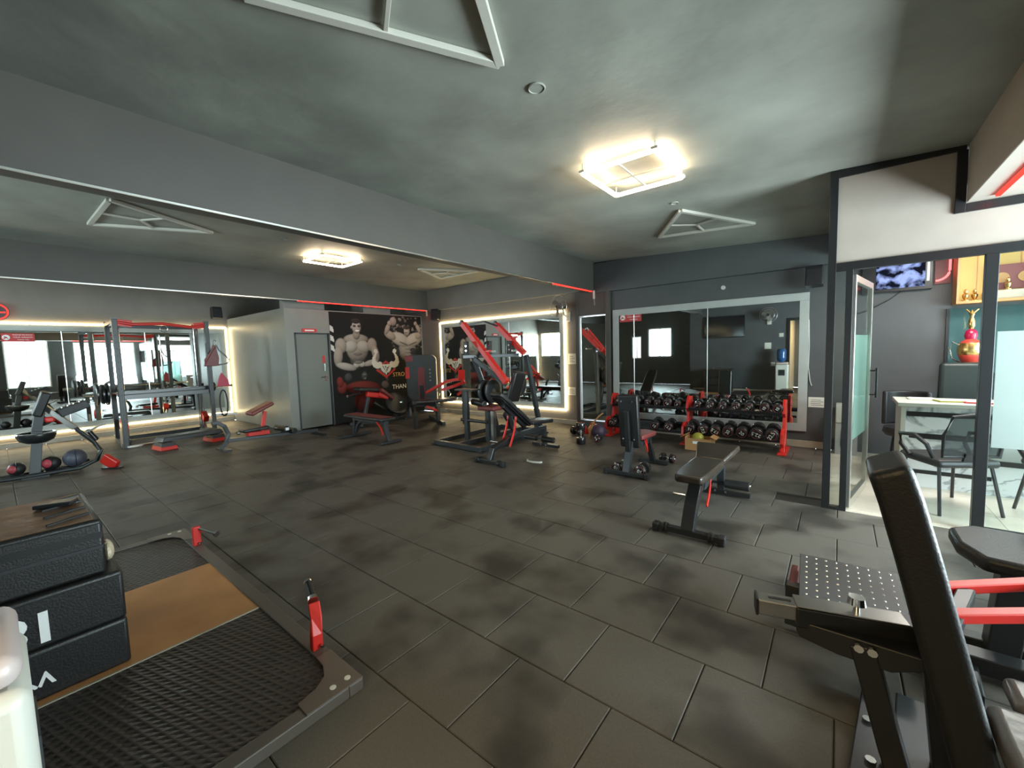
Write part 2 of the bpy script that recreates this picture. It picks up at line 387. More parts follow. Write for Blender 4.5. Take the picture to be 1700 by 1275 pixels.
# change-room box: side wall, door wall, mural wall, low roof edge
wb = MB(); wb.b2((X0, 3.87, 0), (-9.1, 3.95, 2.62)); struct('wall_partition', wb, 'box')
wb = MB(); wb.b2((-9.2, 3.95, 0), (-9.1, 4.06, 2.62)).b2((-9.2, 4.06, 2.08), (-9.1, 4.80, 2.62)).b2((-9.2, 4.80, 0), (-9.1, 7.5, 2.62))
struct('wall_partition', wb, 'box')
struct('trim_7', MB().b2((-9.105, 4.045, 0), (-9.085, 4.075, 2.1)).b2((-9.105, 4.785, 0), (-9.085, 4.815, 2.1)).b2((-9.105, 4.045, 2.08), (-9.085, 4.815, 2.11)), 'frame')
dr = struct('door_1', MB().b2((-9.17, 4.075, .02), (-9.13, 4.785, 2.08)), mat('grey_green_door', (.16, .17, .15), .42), bev=.003)
put('door_handle', MB().cyl((-9.13, 4.69, 1.12), (-9.07, 4.69, 1.12), .012).cyl((-9.07, 4.70, 1.12), (-9.07, 4.56, 1.12), .010).box((-9.125, 4.69, 1.09), (.012, .04, .14)), 'chrome', dr)
put('door_latch', MB().box((-9.12, 4.68, 1.34), (.02, .025, .16)), 'chrome', dr)
put('door_sticker', MB().box((-9.128, 4.67, 1.52), (.004, .06, .16)), 'redplate', dr)
# pale blocks seen over the partition
for i, (a, b) in enumerate([(3.98, 4.9), (5.9, 6.7)]): struct('trim_%d' % (8+i), MB().b2((-9.55, a, 2.3), (-9.40, b, 3.25)), 'box')
# metal trims along the beams' lower edges
def rail(name, a, b, mt, label, cat, r=.016): return solo(name, MB().bar(a, b, .03, .02), mt, label, cat, origin=a)
struct('trim_10', MB().b2((-3.80, -3, 2.688), (-3.788, 6.0, 2.702)), 'alu')
struct('trim_11', MB().b2((-8.72, -3, 2.735), (-8.705, 4.0, 2.752)), 'alu')
def ledstrip(a, b, label, group=None, mt='redled', hw=.022):
    t = thing('led_strip', label, 'light', a, 0, group)
    put('channel', MB().bar(a, b, hw+.016, .012), 'alu', t)
    a2, b2_ = Vector(a), Vector(b); d = (b2_-a2).normalized()*.004
    return t
def strip_on(face, a, b, label, mt, wd=.022, off=.012, cat='light', name='led_strip'):
    """LED tube: aluminium channel against the surface and the glowing tube in front of it"""
    a, b, nrm = Vector(a), Vector(b), Vector(face)
    t = thing(name, label, cat, a)
    put('channel', MB().bar(a+nrm*.003, b+nrm*.003, wd*1.3, .006, up=nrm), 'alu', t)
    put('tube', MB().bar(a+nrm*(.006+off/2), b+nrm*(.006+off/2), wd, off, up=nrm), mt, t); return t
strip_on((0, 0, -1), (-3.82, 6.0, 2.70), (-3.82, 7.38, 2.70), 'red LED strip on the lower edge of the middle beam, near the far wall', 'redled', .026)
strip_on((0, 0, -1), (-8.74, 4.0, 2.745), (-8.74, 7.36, 2.745), 'long red LED strip on the beam above the mural', 'redled', .026)
strip_on((0, 0, -1), (.88, 2.2, 2.60), (.88, 4.66, 2.60), 'red LED strip on the beam in front of the office', 'redled', .026)
# power adapters hanging at the strip ends
for (x, y, z, l) in [(-3.76, 7.36, 2.62, 'small white LED adapter hanging at the far end of the middle beam'), (-8.705, 7.36, 2.668, 'small white LED adapter hanging beside the mural top corner')]:
    t = thing('led_adapter', l, 'adapter', (x, y, z-.08)); put('case', MB().b2((x-.015, y-.02, z-.08), (x+.015, y+.02, z+.08)), 'white', t, bev=.004)
    put('cable', MB().path([(x, y, z-.08), (x+.01, y, z-.14), (x, y+.02, z-.2)], .004, 5), 'white', t)

# ---------------------------------------------------------------- mirrors
def wall_mirror(name, label, axis, plane, u0, u1, v0, v1, seams, border, bw, led=None, lit=None, bordercol='border'):
    """axis 'y': lies in a plane of constant y, u runs along x; axis 'x': u runs along y"""
    s = -1 if axis == 'y' else 1
    def P(u, v, d): return (u, plane+s*d, v) if axis == 'y' else (plane+s*d, u, v)
    t = thing(name, label, 'mirror', P((u0+u1)/2, v0, 0))
    if bw:
        for (a, b, c, d) in ((u0, u1, v0, v0+bw), (u0, u1, v1-bw, v1), (u0, u0+bw, v0+bw, v1-bw), (u1-bw, u1, v0+bw, v1-bw)):
            put('border', MB().b2(P(a, c, 0), P(b, d, .028)), bordercol, t, bev=.003)
    cuts = [u0+bw]+seams+[u1-bw]
    for a, b in zip(cuts, cuts[1:]):
        put('mirror_panel', MB().b2(P(a+.002, v0+bw, .004), P(b-.002, v1-bw, .012)), 'mirror', t)
    for q in seams: put('joint_strip', MB().b2(P(q-.006, v0+bw, .012), P(q+.006, v1-bw, .016)), 'alu', t)
    if led:
        for (a, b) in led:
            put('led_tube', MB().bar(P(*a, .03), P(*b, .03), .028, .018, up=(P(0, 0, 1)[0]-P(0, 0, 0)[0], P(0, 0, 1)[1]-P(0, 0, 0)[1], 0)), 'warm', t)
    return t
wall_mirror('wall_mirror', 'wide mirror in a pale grey border behind the dumbbell rack', 'y', YF, -3.43, -.36, .24, 2.30, [-3.01, -1.74], True, .115)
L0, L1, B0, T0 = -8.33, -4.50, .30, 2.38
wall_mirror('wall_mirror', 'mirror outlined by a warm LED strip on the far wall, right of the mural', 'y', YF, L0+.03, L1-.03, B0+.03, T0-.03, [-6.0], True, .10,
            led=[((L0, B0), (L1, B0)), ((L0, T0), (L1, T0)), ((L0, B0), (L0, T0)), ((L1, B0), (L1, T0))])
wall_mirror('wall_mirror', 'tall narrow mirror between the two big mirrors, beside the wall fan', 'y', YF, -4.13, -3.57, .14, 2.22, [], False, .012, bordercol='alu')
L0, L1, B0, T0 = -2.9, 3.82, .21, 2.40
wall_mirror('wall_mirror', 'long mirror with a warm LED outline on the left wall behind the smith machine', 'x', X0, L0+.03, L1-.03, B0+.03, T0-.03, [-1.6, -.3, .93, 2.22, 3.17], True, .12,
            led=[((L0, B0), (L1, B0)), ((L0, T0), (L1, T0)), ((L0, B0), (L0, T0)), ((L1, B0), (L1, T0))])
for nm, base, rz, lab in [('rerack_sticker', (-3.08, YF-.0135, 2.06), 0, 'red re-rack sticker on the dumbbell mirror, top left corner'), ('rerack_sticker', (X0+.0135, .36, 2.04), R(90), 'red re-rack sticker on the left wall mirror')]:
    t = thing(nm, lab, 'sticker', base, rz)
    put('plate', MB().b2((-.21, -.002, 0), (.21, .0, .16)), 'redplate', t, world=False)
    put('emblem', MB().cyl((-.15, -.002, .08), (-.15, -.003, .08), .05, 16), 'whiteink', t, world=False)
    put('emblem_figure', MB().box((-.15, -.0035, .08), (.07, .001, .012), (0, .7, 0)).box((-.16, -.0035, .07), (.05, .001, .02), (0, -.5, 0)), 'redplate', t, world=False)
    for i, s in enumerate(['PLEASE RE-RACK', 'YOUR WEIGHTS', 'THANK YOU']): text('lettering', s, (.034, .034, .026)[i], 'whiteink', t, (.06, -.003, .128-i*.046), (R(90), 0, 0))

# ---------------------------------------------------------------- office partition (glass front along y = 4.8)
YP = 4.8
fr = MB()
fr.b2((-.10, YP-.03, 0), (-.04, YP+.03, zc(0))).b2((-.04, YP-.03, 2.19), (3.4, YP+.03, 2.26)).b2((-.04, YP-.03, 3.0), (.73, YP+.03, 3.08)).b2((.68, YP-.03, 2.53), (.74, YP+.03, 3.0)).b2((.74, YP-.03, 2.53), (3.4, YP+.03, 2.595))
fr.b2((.03, YP-.03, 0), (.08, YP+.03, 2.19)).b2((.86, YP-.03, 0), (.93, YP+.03, 2.19)).b2((2.1, YP-.03, 0), (2.16, YP+.03, 2.19)).b2((.93, YP-.03, 0), (3.4, YP+.03, .05)).b2((3.34, YP-.03, .05), (3.4, YP+.03, 2.19))
fr.b2((-.04, YP-.03, 0), (.03, YP+.03, .03))
pt = struct('wall_office', fr, 'blackframe', bev=.003)
put('upper_board', MB().b2((-.04, YP-.012, 2.26), (.68, YP+.012, 3.0)).b2((.68, YP-.012, 2.26), (3.4, YP+.012, 2.53)), 'cream', pt)
put('pane', MB().b2((-.04, YP-.004, .03), (.03, YP+.004, 2.19)), 'glass', pt)
put('pane', MB().b2((.93, YP-.004, .05), (2.1, YP+.004, 2.19)), 'glass', pt)
put('pane', MB().b2((2.16, YP-.004, .05), (3.34, YP+.004, 2.19)), 'glass', pt)
put('frosted_film', MB().b2((.945, YP-.008, .70), (2.09, YP-.005, 1.60)), 'frostb', pt)
put('frosted_film', MB().b2((2.17, YP-.008, .70), (3.33, YP-.005, 1.60)), 'frostb', pt)
struct('floor_office', MB().b2((-.06, YP-.02, -.05), (3.4, YF, .004)), 'officefloor')
for gx in range(0, 6):
    for gy in range(0, 5):
        put('floor_tile', MB().b2((-.04+gx*.57, 4.84+gy*.53, .004), (-.04+gx*.57+.566, 4.84+gy*.53+.526, .008)), 'officefloor', bpy.data.objects['floor_office'])
struct('ceiling_office', MB().b2((-.04, YP+.03, 2.75), (3.4, YF, 2.8)), 'cream')
# opened glass door, hinged on the second post, leaf swung inwards
ang = R(80); dw = .90
d = struct('door_2', MB().b2((0, -.02, .02), (.045, .02, 2.15)).b2((dw-.045, -.02, .02), (dw, .02, 2.15)).b2((.045, -.02, 2.09), (dw-.045, .02, 2.15)).b2((.045, -.02, .02), (dw-.045, .02, .09)), 'alu', bev=.002)
d.location = (.085, YP+.03, 0); d.rotation_euler = (0, 0, ang)
put('pane', MB().b2((.045, -.004, .09), (dw-.045, .004, 2.09)), 'glass', d, world=False)
put('frosted_film', MB().b2((.05, .005, .62), (dw-.05, .008, 1.62)), 'frost', d, world=False)
hb = MB()
for sgn in (1, -1): hb.cyl((dw-.02, sgn*.02, 1.0), (dw-.02, sgn*.07, 1.0), .008).cyl((dw-.02, sgn*.02, 1.25), (dw-.02, sgn*.07, 1.25), .008).cyl((dw-.02, sgn*.07, .97), (dw-.02, sgn*.07, 1.28), .012)
put('door_handle', hb, 'blackframe', d, world=False)
# doorway behind the photographer
struct('door_3', MB().b2((-1.30, YN, 0), (-1.22, YN+.03, 2.36)).b2((.98, YN, 0), (1.06, YN+.03, 2.36)).b2((-1.22, YN, 2.28), (.98, YN+.03, 2.36)), 'blackframe')
area('corridor_lamp', (-.2, -1.8, 2.45), (1, 1), 35, (1, .72, .35), (0, 0, -1))

# ================================================================ MURAL (flat print on the wall x = -9.1)
def mural():
    y0, y1, z0, z1 = 4.83, 7.46, .0, 2.60; st = .0125
    ny, nz = int((y1-y0)/st)+1, int((z1-z0)/st)+1
    Y, Z = np.meshgrid(np.linspace(y0, y1, ny), np.linspace(z0, z1, nz)); C = np.zeros((nz, ny, 3)); C[:] = (.014, .014, .013)
    rng = np.random.RandomState(3)
    def blob(cy, cz, a, b, ang, col, soft=.25, lit=(-.3, .6), amb=.35):
        c, s = math.cos(R(ang)), math.sin(R(ang)); u = ((Y-cy)*c+(Z-cz)*s)/a; v = (-(Y-cy)*s+(Z-cz)*c)/b; d2 = u*u+v*v
        m = np.clip((1-d2)/soft, 0, 1); nz_ = np.sqrt(np.clip(1-d2, 0, 1)); gy, gz = u*c-v*s, u*s+v*c
        sh = np.clip(amb+.5*nz_+.45*(gy*lit[0]+gz*lit[1]), .04, 1.25)
        for k in range(3): C[..., k] = C[..., k]*(1-m)+m*sh*col[k]
    def limb(p, q, r0, r1, col, **k):
        L = math.dist(p, q); ang = math.degrees(math.atan2(q[1]-p[1], q[0]-p[0]))
        blob((p[0]+q[0])/2, (p[1]+q[1])/2, L/2+(r0+r1)/3, (r0+r1)/2, ang, col, **k)
    def poly(pts, col):
        ins = np.zeros(Y.shape, bool); n = len(pts)
        for i in range(n):
            (a, b), (c, d) = pts[i], pts[(i+1) % n]
            if b == d: continue
            ins ^= ((Z > b) != (Z > d)) & (Y < (c-a)*(Z-b)/(d-b)+a)
        C[ins] = col
    g = (.40, .33, .27)
    # man one: arms held low in front, glasses, smiling
    blob(5.50, 1.50, .22, .30, 0, (.16, .14, .12), amb=.05)
    blob(5.50, 1.72, .30, .30, 0, g, amb=.25); blob(5.48, 1.98, .34, .13, 0, g)
    blob(5.33, 1.80, .19, .15, 12, (.46, .40, .34)); blob(5.66, 1.80, .19, .15, -12, (.46, .40, .34))
    blob(5.08, 1.82, .15, .19, 0, g); blob(5.90, 1.84, .14, .18, 0, g)
    limb((5.02, 1.76), (4.98, 1.40), .13, .10, g); limb((5.95, 1.78), (6.02, 1.48), .12, .09, g)
    limb((4.98, 1.38), (5.40, 1.28), .11, .07, (.44, .38, .33)); limb((6.02, 1.44), (5.66, 1.36), .09, .06, (.44, .38, .33))
    blob(5.45, 1.36, .09, .07, 0, (.5, .44, .38)); blob(5.60, 1.37, .09, .07, 0, (.5, .44, .38))
    blob(5.49, 2.08, .10, .12, 0, g, amb=.2); blob(5.50, 2.27, .125, .17, 0, (.46, .40, .34)); blob(5.49, 2.41, .13, .07, 0, (.03, .028, .026), amb=.6)
    blob(5.45, 2.29, .045, .03, 0, (.05, .05, .05), amb=.6); blob(5.57, 2.29, .045, .03, 0, (.05, .05, .05), amb=.6); blob(5.52, 2.18, .06, .02, 0, (.7, .66, .6), amb=.8); blob(5.37, 2.26, .02, .04, 0, g)
    for k in range(3): blob(5.50, 1.62-.1*k, .13, .04, 0, (.20, .17, .15))
    # man two: double-biceps pose before a crowd
    for k in range(90):
        a, b = rng.uniform(6.5, 7.46), rng.uniform(1.7, 2.58); q = rng.uniform(.04, .3); blob(a, b, rng.uniform(.015, .05), rng.uniform(.015, .05), 0, (q, q*.85, q*.8))
    blob(6.55, 2.44, .11, .12, 0, (.34, .28, .25)); blob(6.97, 1.70, .30, .33, 0, (.34, .30, .27), amb=.15)
    blob(6.75, 1.98, .34, .18, -20, (.44, .39, .35)); blob(7.2, 1.98, .32, .18, 20, (.44, .39, .35))
    limb((6.55, 2.03), (6.33, 2.14), .12, .10, g); limb((6.32, 2.14), (6.42, 2.36), .08, .06, g); blob(6.44, 2.39, .07, .07, 0, g)
    limb((7.3, 2.05), (7.44, 2.14), .10, .09, g); limb((7.43, 2.16), (7.30, 2.38), .07, .06, g); blob(7.27, 2.41, .06, .06, 0, g)
    blob(6.97, 2.20, .10, .13, 0, (.42, .36, .32)); blob(6.97, 2.29, .10, .05, 0, (.04, .035, .03), amb=.6); blob(6.94, 2.16, .05, .015, 0, (.1, .08, .07), amb=.7)
    blob(6.62, 1.66, .10, .14, 20, (.03, .03, .03), amb=.5); blob(7.15, 1.66, .12, .10, 0, (.03, .03, .03), amb=.5); limb((6.72, 1.92), (7.0, 1.82), .02, .02, (.12, .1, .09)); limb((7.0, 1.82), (7.3, 1.92), .02, .02, (.12, .1, .09))
    for k in range(5): blob(6.98, 1.74-.09*k, .12, .035, 0, (.30, .27, .24), amb=.2)
    # man three: dark, lit red, arms raised
    rd = (.21, .035, .028)
    blob(5.62, .80, .50, .17, -4, rd, amb=.2); blob(5.62, .48, .30, .30, 0, (.13, .02, .016), amb=.15); blob(5.06, .84, .13, .15, 0, rd); limb((5.02, .9), (5.0, 1.05), .10, .07, rd); blob(5.22, 1.08, .10, .10, 0, (.07, .065, .06))
    blob(5.65, 1.08, .09, .12, 0, (.10, .09, .085), amb=.1); blob(5.65, 1.12, .06, .02, 0, (.2, .18, .17)); blob(5.66, 1.02, .035, .02, 0, (.2, .18, .17))
    blob(6.22, .83, .12, .10, -20, (.14, .10, .09)); limb((6.30, .92), (6.22, 1.18), .05, .05, (.09, .085, .075)); blob(6.12, 1.20, .08, .05, 0, (.12, .11, .10))
    # flexed-arms emblem, red chevron and triangle badge
    W = (.62, .58, .50); cx = 6.27; X0_ = 1.32
    for s in (-1, 1):
        A = lambda pts: [(cx+s*a, X0_+b) for a, b in pts]
        poly(A([(.10, .05), (.16, .10), (.24, .08), (.30, .14), (.27, .27), (.22, .33), (.23, .39), (.29, .42), (.34, .38), (.33, .33), (.30, .31), (.38, .20), (.41, .06), (.36, -.03), (.26, -.08), (.16, -.06), (.12, -.15), (.06, -.2), (.05, -.1)]), W)
        poly(A([(.0, -.33), (.29, -.12), (.26, -.08), (.0, -.27)]), (.50, .04, .03))
        poly(A([(.0, .12), (.12, .04), (.10, .0), (.0, .06)]), (.45, .05, .04))
    poly([(cx-.16, X0_+.02), (cx+.16, X0_+.02), (cx, X0_-.25)], W); poly([(cx-.11, X0_-.01), (cx+.11, X0_-.01), (cx, X0_-.19)], (.02, .02, .02))
    poly([(cx-.08, X0_-.02), (cx-.03, X0_-.02), (cx+.01, X0_-.12), (cx, X0_-.17)], W); poly([(cx+.0, X0_-.02), (cx+.09, X0_-.02), (cx+.07, X0_-.05), (cx+.03, X0_-.05), (cx+.04, X0_-.1), (cx+.02, X0_-.12)], W)
    for k in range(3): poly([(4.835, 2.30-k*.22), (4.91, 2.25-k*.22), (4.93, 2.12-k*.22), (4.835, 2.17-k*.22)], (.6, .56, .52))
    vs = np.stack([np.full(Y.size, -9.096), Y.ravel(), Z.ravel()], 1)
    i = np.arange((nz-1)*(ny-1)); r, c = i//(ny-1), i % (ny-1); a = r*ny+c
    fs = np.stack([a, a+1, a+ny+1, a+ny], 1)
    me = bpy.data.meshes.new('wall_mural'); me.vertices.add(len(vs)); me.vertices.foreach_set('co', vs.ravel())
    me.loops.add(fs.size); me.loops.foreach_set('vertex_index', fs.ravel()); me.polygons.add(len(fs)); me.polygons.foreach_set('loop_start', np.arange(0, fs.size, 4)); me.polygons.foreach_set('loop_total', np.full(len(fs), 4))
    me.update(calc_edges=True)
    ca = me.color_attributes.new('print', 'FLOAT_COLOR', 'POINT'); ca.data.foreach_set('color', np.concatenate([C.reshape(-1, 3), np.ones((Y.size, 1))], 1).ravel())
    m = mat('mural_print', (.02, .02, .02), .75, spec=.15); n = m.node_tree.nodes; at = n.new('ShaderNodeAttribute'); at.attribute_name = 'print'
    m.node_tree.links.new(at.outputs['Color'], n['Principled BSDF'].inputs['Base Color']); me.materials.append(m)
    t = thing('wall_mural', 'black wall print of bodybuilders with a flexed-arms emblem', 'mural', (-9.1, 6.15, 0))
    o = bpy.data.objects.new('print', me); COL.objects.link(o); me.transform(Matrix.Translation((9.1, -6.15, 0))); o.parent = t
    put('backing', MB().b2((-9.1, y0, 0), (-9.0965, y1, z1)), 'blackframe', t)
    text('lettering', 'STRO', .15, 'goldink', t, (.006, .50, 1.06), (R(90), 0, R(90)), label='gold lettering')
    text('lettering', 'THAN', .16, 'whiteink', t, (.006, .50, .74), (R(90), 0, R(90)), label='white lettering')
mural()
t = thing('door_sign', 'small red sign above the grey change-room door', 'sign', (-9.1, 4.37, 2.12))
put('plate', MB().b2((-9.1, 4.21, 2.12), (-9.085, 4.53, 2.20)), 'redplate', t)
put('lettering', MB().b2((-9.085, 4.27, 2.145), (-9.083, 4.47, 2.172)), 'whiteink', t)

# ================================================================ CEILING FITTINGS
def lamp(cx, cy, sx, sy, zt, label):
    t = thing('ceiling_lamp', label, 'lamp', (cx, cy, zt))
    z = zt-.075; r = .017
    for s in (-1, 1):
        put('led_tube', MB().bar((cx-sx/2, cy+s*sy/2, z), (cx+sx/2, cy+s*sy/2, z), .027, .027), 'lamp', t)
        put('led_tube', MB().bar((cx+s*sx/2, cy-sy/2, z), (cx+s*sx/2, cy+sy/2, z), .027, .027), 'lamp', t)
        put('cross_bar', MB().b2((cx-.005+0*s, cy-sy/2, z-.006), (cx+.005, cy+sy/2, z+.006)) if s < 0 else MB().b2((cx-sx/2, cy-.005, z-.006), (cx+sx/2, cy+.005, z+.006)), 'pvc', t)
    for a in (-1, 1):
        for b in (-1, 1): put('corner_bracket', MB().box((cx+a*sx/2, cy+b*sy/2, z+.01), (.05, .05, .02)).cyl((cx+a*sx/2, cy+b*sy/2, z), (cx+a*sx/2, cy+b*sy/2, zt+.004), .006, 8), 'pvc', t)
    return t
lamp(-1.45, 3.61, .62, .68, zc(-1.45)-.003, 'lit rectangular LED frame lamp on the ceiling of the near bay')
lamp(-6.75, 3.72, .62, .68, 3.25, 'lit rectangular LED frame lamp on the ceiling between the two beams')
def triangle(pts, z, label, wd=.05):
    P = [Vector((x, y, z(x)-.018)) for x, y in pts]; c = sum(P, Vector())/3
    t = thing('ceiling_triangle', label, 'ceiling frame', c+Vector((0, 0, .018)))
    for i in range(3):
        a, b = P[i], P[(i+1) % 3]; put('profile', MB().bar(a, b, wd, .032), 'pvc', t, bev=.004)
        m = (a+b)/2; put('strut', MB().bar(c, c+(m-c)*.93, .024, .02), 'pvc', t, bev=.003)
triangle([(-2.09, .81), (-1.49, 1.85), (-.91, .80)], zc, 'large white triangle frame on the ceiling nearest the camera')
triangle([(-2.08, 6.14), (-1.474, 5.07), (-.892, 6.17)], zc, 'white triangle frame on the ceiling above the dumbbell rack')
triangle([(-7.08, .86), (-5.91, .88), (-6.48, 1.93)], lambda x: 3.25, 'white triangle frame on the ceiling at the left, between the beams')
triangle([(-6.514, 5.35), (-5.83, 6.35), (-6.96, 6.33)], lambda x: 3.25, 'white triangle frame on the ceiling nearest the far LED mirror')
for (x, y, r, l) in [(-1.47, 2.17, .055, 'round grey ceiling cover behind the big triangle'), (-1.46, 4.80, .04, 'small round ceiling cover beside the lit near lamp'), (-6.2, 2.7, .06, 'round ceiling cover beside the left triangle'), (-6.5, 4.9, .05, 'round ceiling cover between far lamp and far triangle')]:
    z = zc(x); solo('ceiling_cover', MB().lathe([(r, 0), (r, -.008), (r*.88, -.012), (r*.84, -.006), (.001, -.006)], 24, Matrix.Translation((x, y, z+.002))), 'ceil', l, 'cover', (x, y, z))

# ================================================================ WALL FITTINGS
def speaker(loc, rz, label):
    t = thing('wall_speaker', label, 'speaker', loc, rz)
    put('cabinet', MB().box((0, -.13, .14), (.21, .17, .28), (R(-8), 0, 0), .96), 'black', t, world=False, bev=.01)
    put('grille', MB().box((0, -.222, .128), (.18, .006, .24), (R(-8), 0, 0)), 'rubber', t, world=False, bev=.003)
    put('bracket', MB().b2((-.03, -.06, .08), (.03, 0, .20)), 'frame', t, world=False)
speaker((-.30, YF-.08, 2.35), 0, 'black wall speaker above the dumbbell mirror, beside the office post')
speaker((-8.42, YF-.0, 2.46), R(20), 'black wall speaker between the mural and the far LED mirror')
speaker((X0, 3.62, 2.62), R(90), 'black wall speaker on the left wall above the LED mirror')
def wall_fan(loc, rz, label, r=.24):
    t = thing('wall_fan', label, 'fan', loc, rz)
    put('base', MB().box((0, -.02, -.05), (.12, .04, .2)), 'pvc', t, world=False, bev=.01)
    put('neck', MB().path([(0, -.03, -.05), (0, -.12, -.02), (0, -.16, .12)], .02, 8), 'pvc', t, world=False)
    put('motor', MB().cyl((0, -.12, .16), (0, -.24, .14), .06, 16, .05), 'frame', t, world=False, smooth=True)
    c = Vector((0, -.29, .135)); g = MB()
    for k in range(28):
        a = 2*math.pi*k/28; e = Vector((math.cos(a), 0, math.sin(a)))
        g.path([c+Vector((0, -.05, 0))+e*.05, c+Vector((0, -.045, 0))+e*r*.7, c+e*r, c+Vector((0, .05, 0))+e*r*.7, c+Vector((0, .05, 0))+e*.05], .0018, 4)
    for q, yy in ((r, 0), (r*.7, -.045), (.05, -.05)): g.path([c+Vector((q*math.cos(2*math.pi*k/32), yy, q*math.sin(2*math.pi*k/32))) for k in range(32)], .0035, 5, closed=True)
    put('guard', g, 'steel', t, world=False)
    for k in range(3):
        a = R(120*k+20); b = MB()
        b.prism([(0, -.02), (.06, -.07), (r*.8, -.055), (r*.85, .02), (r*.5, .06), (0, .02)], -.002, .002, Matrix.Translation(c) @ Matrix.Rotation(R(90), 4, 'X') @ Matrix.Rotation(a, 4, 'Z') @ Matrix.Rotation(R(18), 4, 'X'))
        put('blade', b, 'wallL', t, world=False)
    put('hub', MB().cyl(c+Vector((0, .03, 0)), c+Vector((0, -.03, 0)), .035, 14), 'frame', t, world=False)
wall_fan((-4.42, YF-.1+.1, 2.30), R(-14), 'dark wall fan above the corner of the far LED mirror')
wall_fan((-1.78, YN, 2.35), R(180), 'black wall fan on the near wall beside the hanging screen')
def sheet(x0, x1, z0, z1, y, label, mt='paper', name='notice', marks=True):
    t = thing(name, label, 'notice', ((x0+x1)/2, y, z0))
    put('sheet', MB().b2((x0, y-.003, z0), (x1, y, z1)), mt, t)
    if marks:
        h = z1-z0
        for k in range(4): put('print_line', MB().b2((x0+.03, y-.004, z0+h*(.2+.17*k)), (x1-.03-.03*(k % 2), y-.003, z0+h*(.24+.17*k))), 'frame', t)
sheet(-4.44, -4.26, 1.27, 1.49, YF-.001, 'upper white notice on the wall right of the far LED mirror')
sheet(-4.46, -4.28, .62, .79, YF-.001, 'lower white notice on the wall right of the far LED mirror')
sheet(-.345, -.135, .61, .76, YF-.001, 'white notice at knee height beside the dumbbell mirror')
solo('cover_disc', MB().lathe([(.035, 0), (.035, .012), (.028, .018), (.001, .018)], 20, Matrix.Translation((-1.51, YF, 2.50)) @ Matrix.Rotation(R(90), 4, 'X')), 'white', 'small round white plate on the wall above the dumbbell mirror', 'cover', (-1.51, YF, 2.50))
solo('wall_cable', MB().path([(-.36, YF-.006, 1.9), (-.35, YF-.012, 1.5), (-.355, YF-.01, 1.2), (-.33, YF-.015, 1.0), (-.31, YF-.012, .93)], .006, 6), 'white', 'thin white cable hanging at the right edge of the dumbbell mirror', 'cable', (-.355, YF, .93))
t = thing('neon_sign', 'round red neon sign on the left wall at the frame edge', 'sign', (X0, .13, 2.6))
put('ring', MB().path([(X0+.03, .13+.14*math.cos(2*math.pi*k/28), 2.6+.14*math.sin(2*math.pi*k/28)) for k in range(28)], .011, 6, closed=True), 'redled', t)
put('bar', MB().path([(X0+.03, .02, 2.59), (X0+.03, .24, 2.59)], .010, 6), 'redled', t); put('bar', MB().path([(X0+.03, .10, 2.68), (X0+.03, .06, 2.6), (X0+.03, .12, 2.5)], .009, 6), 'redled', t)
put('backing', MB().cyl((X0, .13, 2.6), (X0+.012, .13, 2.6), .165, 28), 'black', t)
# things on the wall behind the photographer, seen in the dumbbell mirror
t = thing('television', 'switched-off wide screen on the near wall, seen in the dumbbell mirror', 'television', (-3.1, YN, 1.85))
put('bezel', MB().b2((-3.72, YN, 1.83), (-2.46, YN+.05, 2.56)), 'black', t, bev=.005); put('screen', MB().b2((-3.70, YN+.05, 1.87), (-2.48, YN+.052, 2.54)), mat('dark_screen', (.01, .012, .014), .12), t)
t = thing('water_dispenser', 'white water dispenser with yellow label beside the jump boxes', 'water dispenser', (-1.36, -.19, 0))
put('body', MB().b2((-1.54, -.36, .02), (-1.21, .0, .93)), 'white', t, bev=.03, seg=4); put('top', MB().b2((-1.53, -.35, .935), (-1.22, -.008, 1.0)), mat('pinkish_plastic', (.5, .42, .40), .4), t, bev=.03, seg=4)
put('lower_door', MB().b2((-1.51, .0, .06), (-1.24, .006, .52)), 'white', t, bev=.004); put('tap_recess', MB().b2((-1.46, .0, .6), (-1.29, .004, .78)), 'frame', t)
put('side_label', MB().b2((-1.21, -.11, .30), (-1.207, -.012, .40)), 'yellow', t, label='yellow sticker')
put('water_bottle', MB().lathe([(.05, 1.0), (.08, 1.03), (.12, 1.08), (.125, 1.16), (.118, 1.2), (.125, 1.24), (.125, 1.36), (.10, 1.41), (.02, 1.42)], 24, Matrix.Translation((-1.40, -.23, 0))), 'blue', t, smooth=True)
for tp in (-1.42, -1.33): put('tap', MB().cyl((tp, -.01, .74), (tp, .004, .74), .012, 8), 'red' if tp < -1.4 else 'blue', t)
sheet(-1.90, -1.72, 1.42, 1.62, YN+.004, 'white notice on the near wall above the socket'); 
for (x, z, l) in [(-1.45, 1.85, 'small white switch plate high on the near wall beside the doorway'), (-1.66, .93, 'white socket plate on the near wall behind the dispenser')]:
    t = thing('socket_plate', l, 'switch', (x, YN, z)); put('plate', MB().b2((x-.06, YN, z-.06), (x+.06, YN+.01, z+.06)), 'white', t, bev=.004); put('rocker', MB().b2((x-.03, YN+.01, z-.03), (x+.03, YN+.016, z+.03)), 'pvc', t)

